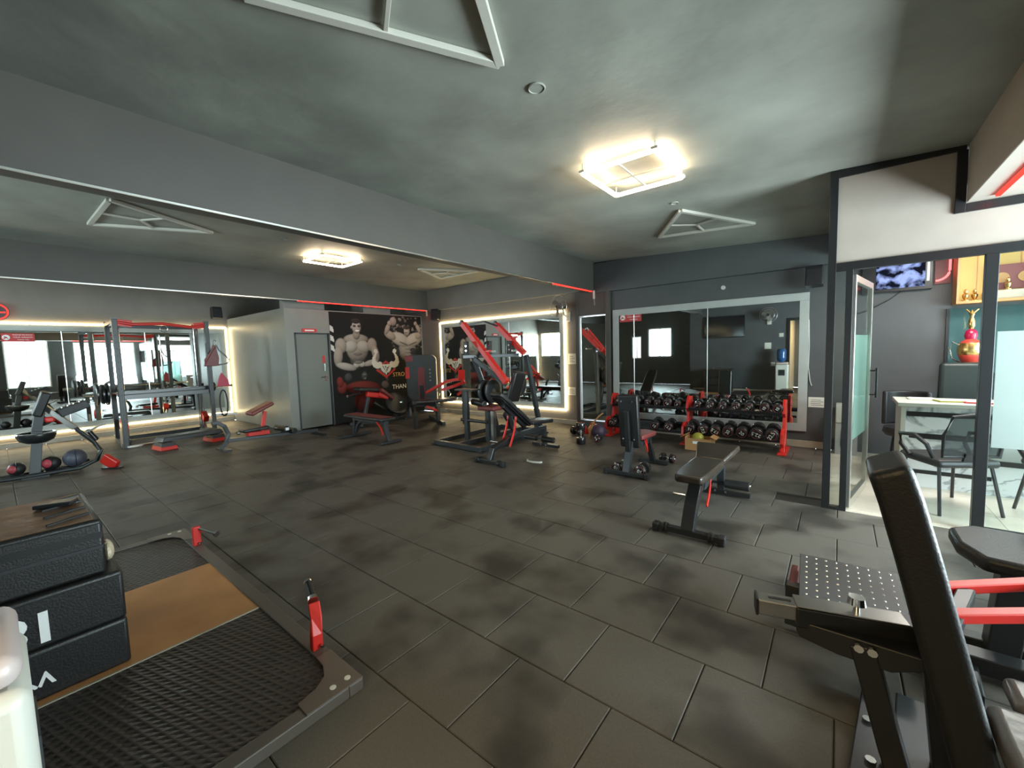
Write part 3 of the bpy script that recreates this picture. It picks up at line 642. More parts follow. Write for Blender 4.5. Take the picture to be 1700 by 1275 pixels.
# ================================================================ ADJUSTABLE BENCHES
def bench(label, loc, rz, L, piv, zp, ang, plen, seat, red=True, flare=.0, wear='leather', roller=True, seat_tilt=8):
    """local: +Y from the front foot to the rear foot; the back pad lies from the pivot towards the front foot, raised by ang"""
    t = thing('weight_bench', label, 'bench', loc, rz)
    def P(n, m, mt, **k): return put(n, m, mt, t, world=False, **k)
    f = P('front_foot', MB().bar((-.24, 0, .045), (.24, 0, .045), .06, .05), 'black', bev=.006)
    for s in (-1, 1):
        put('rubber_cap', MB().box((s*.255, 0, .040), (.055, .075, .075)), 'rubber', f, world=False, bev=.012)
        for q in (.16, .185): put('collar', MB().cyl((s*q, 0, .045), (s*(q+.012), 0, .045), .042, 14), 'black', f, world=False)
    P('front_strut', MB().path([(0, 0, .06), (0, .06, .20), (0, piv*.45, zp-.16), (0, piv*.8, zp-.10)] if ang > 10 else [(0, 0, .05), (0, .10, .22), (0, .27, zp-.03)], 0, rect=(.085, .06) if ang > 10 else (.10, .085)), 'black', bev=.006)
    P('main_beam', MB().bar((0, piv*.55 if ang > 10 else .22, zp-.11), (0, L-.04, zp-.11), .07, .06), 'frame', bev=.006)
    P('rear_leg', MB().bar((0, L-.02, zp-.08), (0, L, .05), .07, .06, up=(0, 1, 0)), 'frame', bev=.006)
    g = P('rear_foot', MB().bar((-.24, L, .04), (.27, L, .04), .07, .05), 'black', bev=.006)
    for s in (-1, 1): put('bolt', MB().cyl((s*.05, L-.04, .05), (s*.05, L-.048, .05), .012, 8), 'chrome', g, world=False)
    c, s_ = math.cos(R(ang)), math.sin(R(ang)); px, pz = -c, s_
    # back pad: centre line from pivot towards -Y, up by ang
    a = Vector((0, piv-.02, zp)); b = a+Vector((0, px*plen, pz*plen)); up = Vector((0, s_, c)); nrm = Vector((0, s_, c))
    pad = MB(); w0, w1 = .13, .115; th = .062
    yv = (b-a)/plen; secs = []
    for q, wd in ((0, w0), (.15, w0+.005), (.75, w0), (.93, w1), (1, w1*.86)):
        o_ = a+yv*plen*q; secs.append([o_+Vector((sx*wd, 0, 0))+nrm*(th*h) for sx, h in ((-1, 0), (1, 0), (1, 1), (-1, 1))])
    vs = [p for s in secs for p in s]; fs = [(3, 2, 1, 0)]
    for i in range(len(secs)-1):
        for k in range(4): fs.append((4*i+k, 4*i+(k+1) % 4, 4*i+4+(k+1) % 4, 4*i+4+k))
    e = 4*(len(secs)-1); fs.append((e, e+1, e+2, e+3)); pad._add(vs, fs)
    bp = P('back_pad', pad, wear, bev=.018, seg=3)
    put('pad_board', MB().bar(a-nrm*.008, b-yv*.05-nrm*.008, .2, .012, up=nrm), 'black', bp, world=False)
    P('back_rail', MB().bar(a-nrm*.035, a+yv*plen*.72-nrm*.035, .06, .045, up=nrm), 'black', bev=.004)
    sl = seat; st = R(seat_tilt); wd1 = .13+flare
    s0 = Vector((0, piv+.01, zp-.0)); s1 = s0+Vector((0, math.cos(st)*sl, math.sin(st)*sl)); n2 = Vector((0, -math.sin(st), math.cos(st)))
    vs = []
    for o_, wd in ((s0, .125), (s0+(s1-s0)*.55, .13+flare*.55), (s1, wd1)): vs += [o_+Vector((sx*wd, 0, 0))+n2*h for sx, h in ((-1, 0), (1, 0), (1, .06), (-1, .06))]
    fs = [(3, 2, 1, 0), (8, 9, 10, 11)]+[(4*i+k, 4*i+(k+1) % 4, 4*i+4+(k+1) % 4, 4*i+4+k) for i in range(2) for k in range(4)]
    m = MB(); m._add(vs, fs); P('seat_pad', m, wear, bev=.018, seg=3)
    P('seat_bracket', MB().bar((0, piv+sl*.5, zp+.01), (0, piv+sl*.5, zp-.1), .05, .05), 'frame')
    P('adjusting_arc', MB().path(bez((0, piv-.05, zp-.12), (0, piv-.3, zp-.22), a+yv*plen*.45-nrm*.05), 0, rect=(.03, .05)), 'frame')
    if red:
        for s in (-1, 1):
            q = a+yv*plen*.42-nrm*.05
            P('red_strip', MB().path(bez((s*.075, q.y, q.z), (s*.085, q.y-.02, (q.z+.2)/2+.02), (s*.085, max(.09, q.y-.16), .20)), 0, rect=(.012, .035)), 'red', bev=.003)
    P('pull_pin', MB().cyl((-.04, .22, .27), (-.17, .22, .27), .012, 10).cyl((-.17, .22, .27), (-.18, .22, .27), .014, 10), 'chrome')
    if roller:
        r = P('foam_roller', MB().cyl((.06, L-.14, .17), (.28, L-.14, .17), .045, 16), 'rubber', bev=.006)
        put('end_cap', MB().cyl((.28, L-.14, .17), (.292, L-.14, .17), .022, 12), 'chrome', r, world=False)
        P('roller_axle', MB().cyl((-.28, L-.14, .17), (.06, L-.14, .17), .014, 10), 'black')
        P('foam_roller', MB().cyl((-.28, L-.14, .17), (-.06, L-.14, .17), .045, 16), 'rubber', bev=.006)
    return t
bench('worn black adjustable bench lying flat in front of the dumbbell rack', (-.935, 3.42, 0), R(0), 1.22, .73, .44, 1, .72, .34, flare=.07, wear='leatherb', seat_tilt=14)
bench('inclined black bench with red side strips in front of the lever machine', (-3.78, 4.20, 0), R(-3), 1.28, .82, .44, 38, .84, .50, flare=.02, seat_tilt=-3)
# upright bench seen from behind
t = thing('weight_bench', 'black bench with its back raised upright, dumbbells at its foot', 'bench', (-2.0, 4.70, 0))
f = put('front_foot', MB().bar((-2.25, 4.70, .04), (-1.76, 4.70, .04), .06, .05), 'black', t, bev=.006)
for s in (-1, 1): put('rubber_cap', MB().box((-2.005+s*.26, 4.70, .04), (.05, .08, .078)), 'rubber', f, bev=.012)
put('post', MB().bar((-2.0, 4.70, .05), (-1.99, 4.84, .50), .085, .07, up=(0, 1, 0)), 'frame', t, bev=.006)
put('main_beam', MB().bar((-1.99, 4.80, .34), (-1.95, 5.36, .34), .06, .06), 'frame', t, bev=.005)
put('rear_leg', MB().bar((-1.95, 5.28, .36), (-1.93, 5.42, .05), .07, .06, up=(0, 1, 0)), 'black', t, bev=.005)
put('rear_foot', MB().bar((-2.13, 5.44, .035), (-1.73, 5.44, .035), .06, .05), 'black', t, bev=.006)
bp = put('back_pad', MB().bar((-1.995, 4.835, .34), (-1.995, 4.755, 1.0), .25, .075, up=(0, 1, 0)), 'leather', t, bev=.022, seg=3)
put('pad_board', MB().bar((-1.995, 4.79, .40), (-1.995, 4.72, .96), .19, .012, up=(0, 1, 0)), 'black', bp)
for z, yy in ((.45, 4.775), (.92, 4.716)):
    for s in (-1, 1): put('bolt', MB().cyl((-1.995+s*.07, yy, z), (-1.995+s*.07, yy-.008, z), .010, 8), 'chrome', bp)
put('back_rail', MB().bar((-1.995, 4.755, .30), (-1.995, 4.70, .8), .055, .05, up=(0, 1, 0)), 'black', t, bev=.005)
put('seat_pad', MB().prism([(-2.11, 4.9), (-1.87, 4.9), (-1.84, 5.3), (-1.99, 5.36), (-2.13, 5.3)], .42, .48), 'maroon', t, bev=.018, seg=3, label='maroon seat pad')
put('red_strip', MB().path([(-1.91, 5.1, .40), (-1.90, 5.12, .30), (-1.91, 5.17, .22)], 0, rect=(.012, .03)), 'red', t)
# flat bench
t = thing('flat_bench', 'low flat bench with maroon top in front of the mural', 'bench', (-6.83, 4.25, 0))
put('pad', MB().b2((-7.43, 4.11, .405), (-6.2, 4.41, .465)), 'leather', t, bev=.02, seg=3); put('pad_top', MB().b2((-7.40, 4.14, .466), (-6.23, 4.38, .470)), 'maroon', t, bev=.002, label='maroon vinyl top')
put('rail', MB().b2((-7.30, 4.22, .345), (-6.25, 4.30, .405)), 'frame', t, bev=.005)
put('leg', MB().bar((-7.30, 4.28, .38), (-7.34, 4.28, .05), .07, .06, up=(1, 0, 0)), 'frame', t, bev=.005)
put('leg', MB().bar((-6.33, 4.26, .38), (-6.20, 4.26, .05), .07, .06, up=(1, 0, 0)), 'frame', t, bev=.005)
put('brace', MB().path(bez((-7.27, 4.27, .12), (-7.2, 4.27, .34), (-6.95, 4.27, .36)), 0, rect=(.05, .05)), 'frame', t, bev=.004)
put('rear_foot', MB().bar((-7.40, 3.95, .035), (-7.40, 4.66, .035), .06, .05), 'rubber', t, bev=.01); put('front_foot', MB().bar((-6.19, 4.07, .035), (-6.19, 4.50, .035), .06, .05), 'rubber', t, bev=.01)
for yy in (4.20, 4.32): put('red_strip', MB().path(bez((-6.47, yy, .37), (-6.33, yy, .30), (-6.30, yy, .16)), 0, rect=(.012, .03)), 'red', t)

# ================================================================ DUMBBELL RACK
t = thing('dumbbell_rack', 'two-tier dumbbell rack with red uprights below the wide mirror', 'rack', (-1.9, 7.05, 0))
RX = [-3.23, -1.92, -.60]
for x in RX:
    u = put('upright', MB().prism([(7.20, .0), (7.24, .0), (7.26, .62), (7.22, .74), (7.05, .76), (6.98, .68), (6.95, .56), (7.02, .50), (6.98, .34), (6.82, .36), (6.72, .30), (6.70, .17), (6.80, .10), (7.05, .14), (7.12, .04), (7.14, 0)], x-.018, x+.018, Matrix(((0, 0, 1, 0), (1, 0, 0, 0), (0, 1, 0, 0), (0, 0, 0, 1)))), 'red', t, bev=.003)
    put('foot_plate', MB().b2((x-.055, 6.74, 0), (x+.055, 7.33, .022)), 'red', t, bev=.004); put('foot_post', MB().bar((x, 6.86, .02), (x, 7.16, .40), .05, .03), 'red', t, bev=.003)
    for (yy, zz) in ((7.1, .7), (7.16, .58), (7.18, .2)): put('bolt', MB().cyl((x+.018, yy, zz), (x+.03, yy, zz), .012, 8), 'chrome', u)
def shelf(y, z, x0, x1, name='shelf'):
    s = put(name, MB().box(((x0+x1)/2, y, z), (x1-x0, .27, .006), (R(12), 0, 0)).box(((x0+x1)/2, y-.135, z-.018), (x1-x0, .012, .05), (R(12), 0, 0)).box(((x0+x1)/2, y+.13, z+.045), (x1-x0, .010, .05), (R(12), 0, 0)), 'black', t, bev=.002)
for a, b in zip(RX, RX[1:]):
    shelf(7.09, .575, a+.02, b-.02); shelf(6.86, .225, a+.02, b-.02)
def dumbbell(Rr, Ln, num):
    t = thing('dumbbell', '', 'dumbbell'); h = Ln*.33
    for s in (-1, 1):
        m = MB().lathe([(Rr*.55, s*(Ln/2-h)), (Rr*.93, s*(Ln/2-h+.006)), (Rr, s*(Ln/2-h+.018)), (Rr, s*(Ln/2-.014)), (Rr*.93, s*(Ln/2-.003)), (Rr*.86, s*Ln/2)], 20, Matrix.Translation((0, 0, Rr)) @ Matrix.Rotation(R(90), 4, 'X'))
        hd = put('head', m, 'gloss', t, world=False, smooth=True)
        k = Ln/2+.0005; ring = MB(); q = Rr*.72
        ring.path([(q*math.cos(2*math.pi*i/24), s*k, Rr+q*math.sin(2*math.pi*i/24)) for i in range(24)], .0028, 4, closed=True); put('ring', ring, 'dullred', hd, world=False)
        if num and s < 0: text('number', num, Rr*.82, 'whiteink', hd, (0, -k-.001, Rr), (R(90), 0, 0), extrude=.0006)
    put('handle', MB().lathe([(.013, -Ln*.19), (.016, -Ln*.12), (.0175, 0), (.016, Ln*.12), (.013, Ln*.19)], 12, Matrix.Translation((0, 0, Rr)) @ Matrix.Rotation(R(90), 4, 'X')), 'chrome', t, world=False, smooth=True)
    return t
M_['gloss'] = mat('black_urethane', (.016, .015, .016), .2, spec=.7); M_['dullred'] = mat('dull_red_ring', (.22, .03, .035), .45)
SP = {'5': (.058, .20), '7.5': (.066, .22), '10': (.073, .24), '12.5': (.074, .26), '15': (.078, .27), '17.5': (.082, .28), '20': (.085, .29), '22.5': (.088, .30)}
proto = {}
def place(num, x, y, z, rot, label, group):
    if num not in proto:
        proto[num] = d = dumbbell(*SP[num], num); d.location = (x, y, z); d.rotation_euler = rot; tag(d, label, group=group)
    else: d = dup(proto[num], (x, y, z), rot, label, group)
    if num != '5' or True:
        for hd in d.children:
            for g in hd.children:
                if g.name.startswith('number'): g.rotation_euler = (R(90), R(random.choice([-150, -120, -60, 40, 70, 150, 200])), 0)
    return d
TL = [(-3.10, '10'), (-2.93, '7.5'), (-2.76, '7.5'), (-2.57, '5'), (-2.41, '5'), (-2.235, '10'), (-2.07, '5'), (-1.765, '5'), (-1.58, '7.5'), (-1.40, '7.5'), (-1.215, '7.5'), (-1.04, '7.5'), (-.84, '10'), (-.675, '10')]
TL[6] = (-2.075, '5')
orden = ['first', 'second', 'third', 'fourth', 'fifth', 'sixth', 'seventh', 'eighth', 'ninth', 'tenth', 'eleventh', 'twelfth', 'thirteenth', 'fourteenth']
sh = lambda y, ys, zs: zs+math.tan(R(12))*(y-ys)+.008
for i, (x, nm) in enumerate(TL):
    place(nm, x, 7.07, sh(7.07, 7.09, .575), (R(12), 0, 0), 'round black dumbbell, %s from the left end of the upper rack shelf' % orden[i], 'dumbbells on the upper shelf')
BL_ = [(-3.10, '12.5'), (-2.36, '15'), (-2.14, '12.5'), (-1.80, '15'), (-1.615, '17.5'), (-1.44, '17.5'), (-1.265, '20'), (-1.085, '20'), (-.90, '22.5'), (-.715, '22.5')]
for i, (x, nm) in enumerate(BL_):
    place(nm, x, 6.83, sh(6.83, 6.86, .225), (R(12), 0, 0), 'black dumbbell marked %s, %s from the left end of the lower rack shelf' % (nm, orden[i]), 'dumbbells on the lower shelf')
place('10', -1.86, 4.86, 0, (0, 0, R(4)), 'black dumbbell marked 10 lying right of the upright bench foot', 'dumbbells on the floor')
place('10', -2.13, 4.86, 0, (0, 0, R(-12)), 'black dumbbell lying left of the upright bench post', 'dumbbells on the floor')
place('5', -1.80, 5.62, 0, (0, 0, R(80)), 'small dumbbell with chrome grip on the floor behind the upright bench', 'dumbbells on the floor')
d = dumbbell(.075, .36, ''); d.location = (-3.33, 5.98+.075, .18); d.rotation_euler = (R(90), 0, 0); tag(d, 'dumbbell standing on end beside the left rack upright', group='dumbbells on the floor')
place('5', -3.17, 6.28, 0, (0, 0, R(12)), 'small black dumbbell lying in front of the purple ball', 'dumbbells on the floor')
place('12.5', -3.75, 6.6, 0, (0, 0, R(70)), 'black dumbbell lying behind the inclined bench', 'dumbbells on the floor')
solo('fitness_ball', MB().ball((-3.28, 6.52, .13), .13, 20), 'purple', 'dark purple ball at the left foot of the dumbbell rack', 'ball', (-3.28, 6.52, 0), smooth=True)
solo('exercise_band', MB().path(bez((-3.35, 6.85, .40), (-3.52, 6.7, .25), (-3.50, 6.62, .05))+bez((-3.50, 6.62, .05), (-3.45, 6.5, .01), (-3.40, 6.42, .012)), .014, 6), 'card', 'tan band hanging down beside the purple ball', 'band', (-3.45, 6.6, 0))
solo('kettlebell', MB().ball((-3.52, 6.78, .09), .09, 16).path(arc((-3.52, 6.78, .165), .05, -20, 200, 8), .014, 8), 'orange', 'orange kettlebell between dumbbell rack and bench', 'kettlebell', (-3.52, 6.78, 0), smooth=True)
solo('rubber_cone', MB().lathe([(.10, 0), (.10, .012), (.06, .014), (.02, .13), (.001, .13)], 16, Matrix.Translation((-3.72, 6.85, 0))), 'red', 'small red cone on the floor beside the orange kettlebell', 'cone', (-3.72, 6.85, 0), smooth=True)
t = thing('grip_handle', 'white curved grip handle lying on the floor before the inclined bench', 'handle', (-3.32, 4.6, 0), R(5))
put('grip', MB().path([(-.12, .04, .016), (-.10, .0, .016), (.0, -.02, .016), (.10, .0, .016), (.12, .03, .016)], .014, 8), 'white', t, world=False, smooth=True)
# cardboard box with a ball and a plastic bag
bx = thing('cardboard_box', 'open cardboard box under the middle upright of the rack', 'box', (-1.63, 6.60, 0))
for s in (-1, 1):
    put('side_wall', MB().b2((-1.63+s*.18-.004, 6.47, 0), (-1.63+s*.18+.004, 6.73, .20)), 'card', bx); put('end_wall', MB().b2((-1.81, 6.60+s*.13-.004, 0), (-1.45, 6.60+s*.13+.004, .18)), 'card', bx)
    put('flap', MB().box((-1.63+s*.21, 6.60, .205), (.09, .26, .006), (0, R(s*25), 0)), 'card', bx)
put('bottom', MB().b2((-1.81, 6.47, .002), (-1.45, 6.73, .01)), 'card', bx)
put('printed_mark', MB().b2((-1.70, 6.463, .10), (-1.58, 6.4655, .14)), 'whiteink', bx)
solo('massage_ball', MB().ball((-1.66, 6.60, .165), .085, 18), 'lime', 'yellow-green ball inside the cardboard box', 'ball', (-1.66, 6.6, .08), smooth=True)
solo('foam_block', MB().b2((-1.79, 6.5, .011), (-1.47, 6.7, .08)), 'rubber', 'black foam block at the bottom of the cardboard box', 'block', (-1.63, 6.6, .011), bev=.01)

# ================================================================ LEVER MACHINE
t = thing('lever_machine', 'plate-loaded lever machine with two long red arms in front of the far LED mirror', 'exercise machine', (-4.9, 5.4, 0))
def bf(n, a, b, w_=.075, h_=.075, mt='frame', up=(0, 0, 1), **k): return put(n, MB().bar(a, b, w_, h_, up=up), mt, t, bev=k.pop('bev', .006), **k)
bf('base_rail', (-5.45, 4.66, .05), (-4.33, 4.64, .05)); bf('base_rail', (-5.42, 4.70, .05), (-5.42, 6.45, .05)); bf('base_rail', (-4.36, 4.68, .05), (-4.36, 6.45, .05)); bf('base_rail', (-5.42, 6.42, .05), (-4.36, 6.42, .05)); bf('base_rail', (-4.9, 4.68, .05), (-4.9, 6.42, .05))
for (x, y) in [(-5.45, 4.66), (-4.33, 4.64), (-5.42, 6.45), (-4.36, 6.45)]: put('rubber_foot', MB().box((x, y, .012), (.09, .09, .024)), 'rubber', t)
bf('front_post', (-4.97, 4.98, .08), (-4.97, 4.98, .93), .075, .075)
bf('inner_post', (-4.55, 5.05, .08), (-4.55, 5.05, .60), .07, .07)
bf('upright', (-4.98, 5.2, 1.50), (-4.72, 5.35, .62)); bf('upright', (-4.72, 5.35, .62), (-4.72, 5.5, .08)); bf('upright', (-4.5, 6.1, 1.5), (-4.36, 6.3, .08)); bf('diagonal', (-4.95, 5.2, 1.46), (-4.4, 5.4, 1.0)); bf('diagonal', (-4.36, 5.6, .08), (-4.30, 5.2, .55))
bf('cross_beam', (-5.05, 5.0, 1.50), (-4.6, 6.0, 1.50), .06, .06)
for (x0_, y0_, x1_, y1_, z1_) in ((-5.20, 5.2, -4.30, 5.26, 1.06), (-5.03, 5.9, -4.42, 5.94, 1.53)):
    a = bf('red_arm', (x0_, y0_, 2.08), (x1_, y1_, z1_), .105, .085, 'red'); 
    put('end_cap', MB().box((x0_-.03, y0_, 2.1), (.05, .07, .07), (0, R(45), 0)), 'black', a)
    bf('bracket', ((x0_+x1_)/2+.0, y0_+.02, (2.08+z1_)/2), ((x0_+x1_)/2+.16, y0_+.02, (2.08+z1_)/2+.02), .05, .03, 'red')
    q = ((x0_*.5+x1_*.5)+.02, y0_+.12, 1.58)
    bf('weight_horn', (q[0], q[1]-.1, q[2]), (q[0], q[1]+.18, q[2]), .035, .035, 'steel', bev=.003)
bf('handle_bar', (-5.15, 5.24, 2.05), (-5.02, 5.56, 2.12), .03, .03, 'black', bev=.01); bf('handle_bar', (-5.02, 5.56, 2.12), (-4.96, 5.88, 2.04), .03, .03, 'black', bev=.01)
for (x, y) in ((-5.0, 5.06), (-4.82, 5.45), (-4.66, 5.80)):
    s = bf('stop_plate', (x, y, 1.53), (x, y, 1.76), .08, .06, 'rubber')
    for z in (1.60, 1.68): put('bolt', MB().cyl((x+.03, y-.035, z), (x+.035, y-.05, z), .014, 8), 'chrome', s)
for (x, y, z, r) in ((-4.78, 5.25, .90, .20), (-4.66, 5.30, .90, .20), (-4.34, 5.62, 1.0, .21)):
    d = put('weight_plate', MB().lathe([(.03, 0), (r*.9, 0), (r, .008), (r, .032), (r*.9, .04), (.03, .04)], 28, Matrix.Translation((x, y, z)) @ Matrix.Rotation(R(90), 4, 'Y')), 'black', t, smooth=True)
    put('plate_hub', MB().lathe([(.001, 0), (.045, 0), (.045, .052), (.001, .052)], 16, Matrix.Translation((x-.004, y, z)) @ Matrix.Rotation(R(90), 4, 'Y')), 'steel', d)
put('seat', MB().b2((-4.75, 5.0, .60), (-4.38, 5.38, .67)), 'maroon', t, bev=.025, seg=3, label='maroon seat cushion'); bf('seat_post', (-4.56, 5.18, .60), (-4.56, 5.18, .08), .08, .08, 'steel')
bf('back_pad', (-4.34, 5.45, .72), (-4.20, 5.50, 1.22), .30, .08, 'leather', up=(1, 0, 0), bev=.025)
put('roller', MB().cyl((-4.95, 5.12, .72), (-4.62, 5.06, .70), .055, 14), 'leather', t, bev=.01)
put('top_tray', MB().b2((-5.12, 4.86, .93), (-4.72, 5.1, .955)), 'black', t, bev=.004)
put('foot_rest', MB().cyl((-5.1, 4.98, .42), (-4.5, 4.98, .42), .03, 12), 'leather', t)

# ================================================================ SELECTORISED MACHINE beside the mural
t = thing('weight_stack_machine', 'grey weight-stack machine with a tall rounded tower beside the mural', 'exercise machine', (-7.6, 6.6, 0))
Tm = Matrix.Translation((-8.22, 6.70, 0)) @ Matrix.Rotation(R(42), 4, 'Z')
def loc_put(n, m, mt, par=None, **k): me = m.mesh(n, mt, k.pop('smooth', False) or k.get('bev', 0) > .012); me.transform(Tm); return put(n, me, mt, par or t, **k)
out = [(-.37, .30), (.37, .30), (.37, 1.42)]+[(.37-.16+.16*math.cos(R(a)), 1.42+.14*math.sin(R(a))) for a in range(0, 91, 18)]+[(-.21-.16*math.sin(R(a)), 1.42+.14*math.cos(R(a))) for a in range(0, 91, 18)]
XZ = Matrix(((1, 0, 0, 0), (0, 0, -1, 0), (0, 1, 0, 0), (0, 0, 0, 1)))
tw = loc_put('tower_shroud', MB().prism(out, -.10, .10, XZ), mat('dark_grey_shroud', (.045, .05, .05), .35), bev=.015)
slot = [(-.06, .45)]+[(.0+.06*math.cos(R(a)), 1.18+.06*math.sin(R(a))) for a in range(180, -1, -30)]+[(.06, .45)]
loc_put('window_rim', MB().prism([(x*1.35, z+(.015 if z > 1 else -.01)) for x, z in slot], .101, .108, XZ), 'dullred', tw); loc_put('window', MB().prism(slot, .106, .112, XZ), 'maroon', tw)
loc_put('weight_stack', MB().b2((-.05, -.125, .46), (.05, -.113, .80)), 'black', tw)
loc_put('corner_panel', MB().b2((-.375, -.106, 1.40), (-.20, -.10, 1.54)), 'dullred', tw, bev=.002, label='dark red corner panel')
loc_put('side_badge', MB().b2((-.385, -.112, .98), (-.29, -.10, 1.26)), 'red', tw, bev=.002, label='red badge')
for i in range(4): loc_put('sticker', MB().b2((.20, -.104, .9+.09*i), (.24, -.10, .93+.09*i)), 'steel', tw)
loc_put('lower_frame', MB().b2((-.40, -.16, .0), (-.32, .14, .34)).b2((.32, -.16, 0), (.40, .14, .34)).b2((-.40, -.10, .26), (.40, .06, .34)), 'frame', bev=.006)
bf('base_rail', (-7.85, 6.6, .04), (-6.75, 6.05, .04)); bf('base_rail', (-7.75, 6.05, .04), (-6.95, 5.45, .04)); bf('front_leg', (-6.95, 5.45, .0), (-6.95, 5.45, .38), .06, .06); bf('side_rail', (-6.95, 5.45, .36), (-7.75, 6.05, .36), .05, .05)
bf('post', (-7.05, 6.15, .05), (-7.05, 6.15, .45), .08, .08)
sp = put('seat', MB().bar((-7.42, 5.92, .50), (-6.60, 6.30, .56), .30, .07), 'leatherb', t, bev=.025, seg=3)
bf('red_link', (-7.22, 5.98, .40), (-6.95, 6.05, .32), .05, .05, 'red')
bf('back_pad', (-8.0, 6.3, .40), (-7.75, 6.2, .44), .32, .12, 'leather', bev=.02)
put('red_lever', MB().path([(-7.40, 6.15, .69), (-6.9, 6.15, .89)]+bez((-6.9, 6.15, .89), (-6.6, 6.15, 1.02), (-6.2, 6.15, 1.01), 5)[1:]+[(-6.14, 6.12, .96), (-6.3, 5.95, .88), (-6.6, 5.9, .80)], 0, rect=(.05, .06)), 'red', t, bev=.004)
put('red_lever', MB().path([(-6.85, 6.6, .62), (-6.6, 6.5, .72), (-6.2, 6.2, .95)], 0, rect=(.05, .05)), 'red', t, bev=.004)
bf('arm_mount', (-6.22, 6.12, 1.0), (-6.32, 6.22, 1.2), .14, .05, 'red'); bf('lever_column', (-6.25, 6.2, .05), (-6.25, 6.2, .98), .07, .07)
for a in ((-7.0, 6.15, .56), (-6.7, 6.2, .58)): put('hand_grip', MB().path([a, (a[0]+.03, a[1], a[2]+.12), (a[0]-.05, a[1], a[2]+.2)], .012, 8), 'chrome', t)

# ================================================================ CORE MACHINE in front of the mural
ab0 = len(bpy.data.objects); t = thing('abdominal_machine', 'black and red abdominal machine with weight plates in front of the mural', 'exercise machine', (-8.25, 5.75, 0))
bf('base_rail', (-8.4, 5.0, .04), (-8.2, 6.3, .04)); bf('cross_foot', (-8.6, 5.15, .035), (-8.0, 5.05, .035), .06, .05); bf('cross_foot', (-8.5, 6.2, .035), (-7.95, 6.2, .035), .06, .05)
bf('column', (-8.3, 5.28, .06), (-8.3, 5.45, .70), .07, .07); bf('diagonal_bar', (-8.26, 5.55, .48), (-8.18, 6.1, .10), .05, .05, 'black')
put('arm_pad', MB().box((-8.3, 5.40, .80), (.32, .50, .09), (R(-6), 0, 0)), 'leather', t, bev=.03, seg=3)
put('arm_pad', MB().box((-8.2, 5.80, .66), (.30, .42, .08), (R(-38), 0, 0)), 'maroon', t, bev=.03, seg=3, label='maroon pad')
put('side_bar', MB().cyl((-8.28, 4.92, .69), (-8.28, 5.24, .74), .018, 10), 'black', t)
for yy in (4.90, 5.22): put('bar_end', MB().cyl((-8.28, yy, .69+(yy-4.9)*.15), (-8.28, yy+.025, .692+(yy-4.9)*.15), .028, 10), 'chrome', t)
bf('red_cover', (-8.24, 5.35, .70), (-8.2, 5.75, .62), .10, .12, 'red', bev=.02); bf('red_cover', (-8.2, 5.62, .68), (-8.16, 5.86, .56), .12, .10, 'red', bev=.02)
for i, (y, z, r) in enumerate([(6.02, .42, .27), (6.10, .40, .27), (6.2, .46, .22)]):
    d = put('weight_plate', MB().lathe([(.03, 0), (r*.9, 0), (r, .01), (r, .04), (r*.9, .05), (.03, .05)], 28, Matrix.Translation((-8.1-i*.06, y, z)) @ Matrix.Rotation(R(62), 4, 'Y')), 'black', t, smooth=True)
bf('plate_bar', (-8.4, 6.0, .40), (-8.0, 6.15, .44), .04, .04, 'steel', bev=.003); t.location = (-8.45, 5.66, 0)

# ================================================================ SIT-UP BENCH on the left
t = thing('situp_bench', 'low sit-up bench with red post and curved front leg near the grey partition', 'bench', (-8.3, 3.0, 0))
bf('main_beam', (-8.36, 2.46, .16), (-8.25, 4.0, .10), .07, .06, 'black')
put('curved_leg', MB().path([(-8.36, 2.34, .03), (-8.36, 2.44, .12), (-8.36, 2.48, .28), (-8.36, 2.43, .42), (-8.36, 2.32, .50), (-8.36, 2.25, .49)], 0, rect=(.07, .06)), 'frame', t, bev=.005)
put('foot_plate', MB().box((-8.38, 2.40, .012), (.42, .13, .024)), 'frame', t, bev=.004); bf('rear_foot', (-8.5, 4.0, .03), (-8.0, 4.02, .03), .06, .05, 'black')
put('thigh_pad', MB().box((-8.34, 3.0, .66), (.30, .42, .07), (R(24), 0, 0)), 'maroon', t, bev=.025, seg=3, label='maroon thigh pad'); bf('pad_frame', (-8.34, 2.86, .565), (-8.34, 3.12, .68), .10, .03, 'red')
bf('red_post', (-8.34, 3.0, .16), (-8.34, 3.08, .60), .06, .06, 'red', up=(0, 1, 0))
put('seat_pad', MB().box((-8.33, 2.88, .30), (.28, .42, .06), (R(2), 0, 0)), 'leather', t, bev=.02, seg=3); bf('red_bracket', (-8.33, 2.76, .22), (-8.33, 3.12, .21), .12, .07, 'red')
for y in (2.60,): put('chrome_stub', MB().cyl((-8.33, y+.05, .26), (-8.33, y, .26), .03, 12), 'chrome', t)
put('foot_roller', MB().cyl((-8.5, 3.32, .24), (-8.12, 3.36, .24), .055, 14), 'leather', t, bev=.01); put('foot_roller', MB().cyl((-8.5, 3.46, .18), (-8.12, 3.5, .18), .055, 14), 'leather', t, bev=.01)
bf('roller_link', (-8.32, 3.30, .13), (-8.32, 3.48, .22), .03, .05, 'black'); put('tag_plate', MB().box((-8.11, 3.36, .24), (.01, .06, .05)), 'whiteink', t)

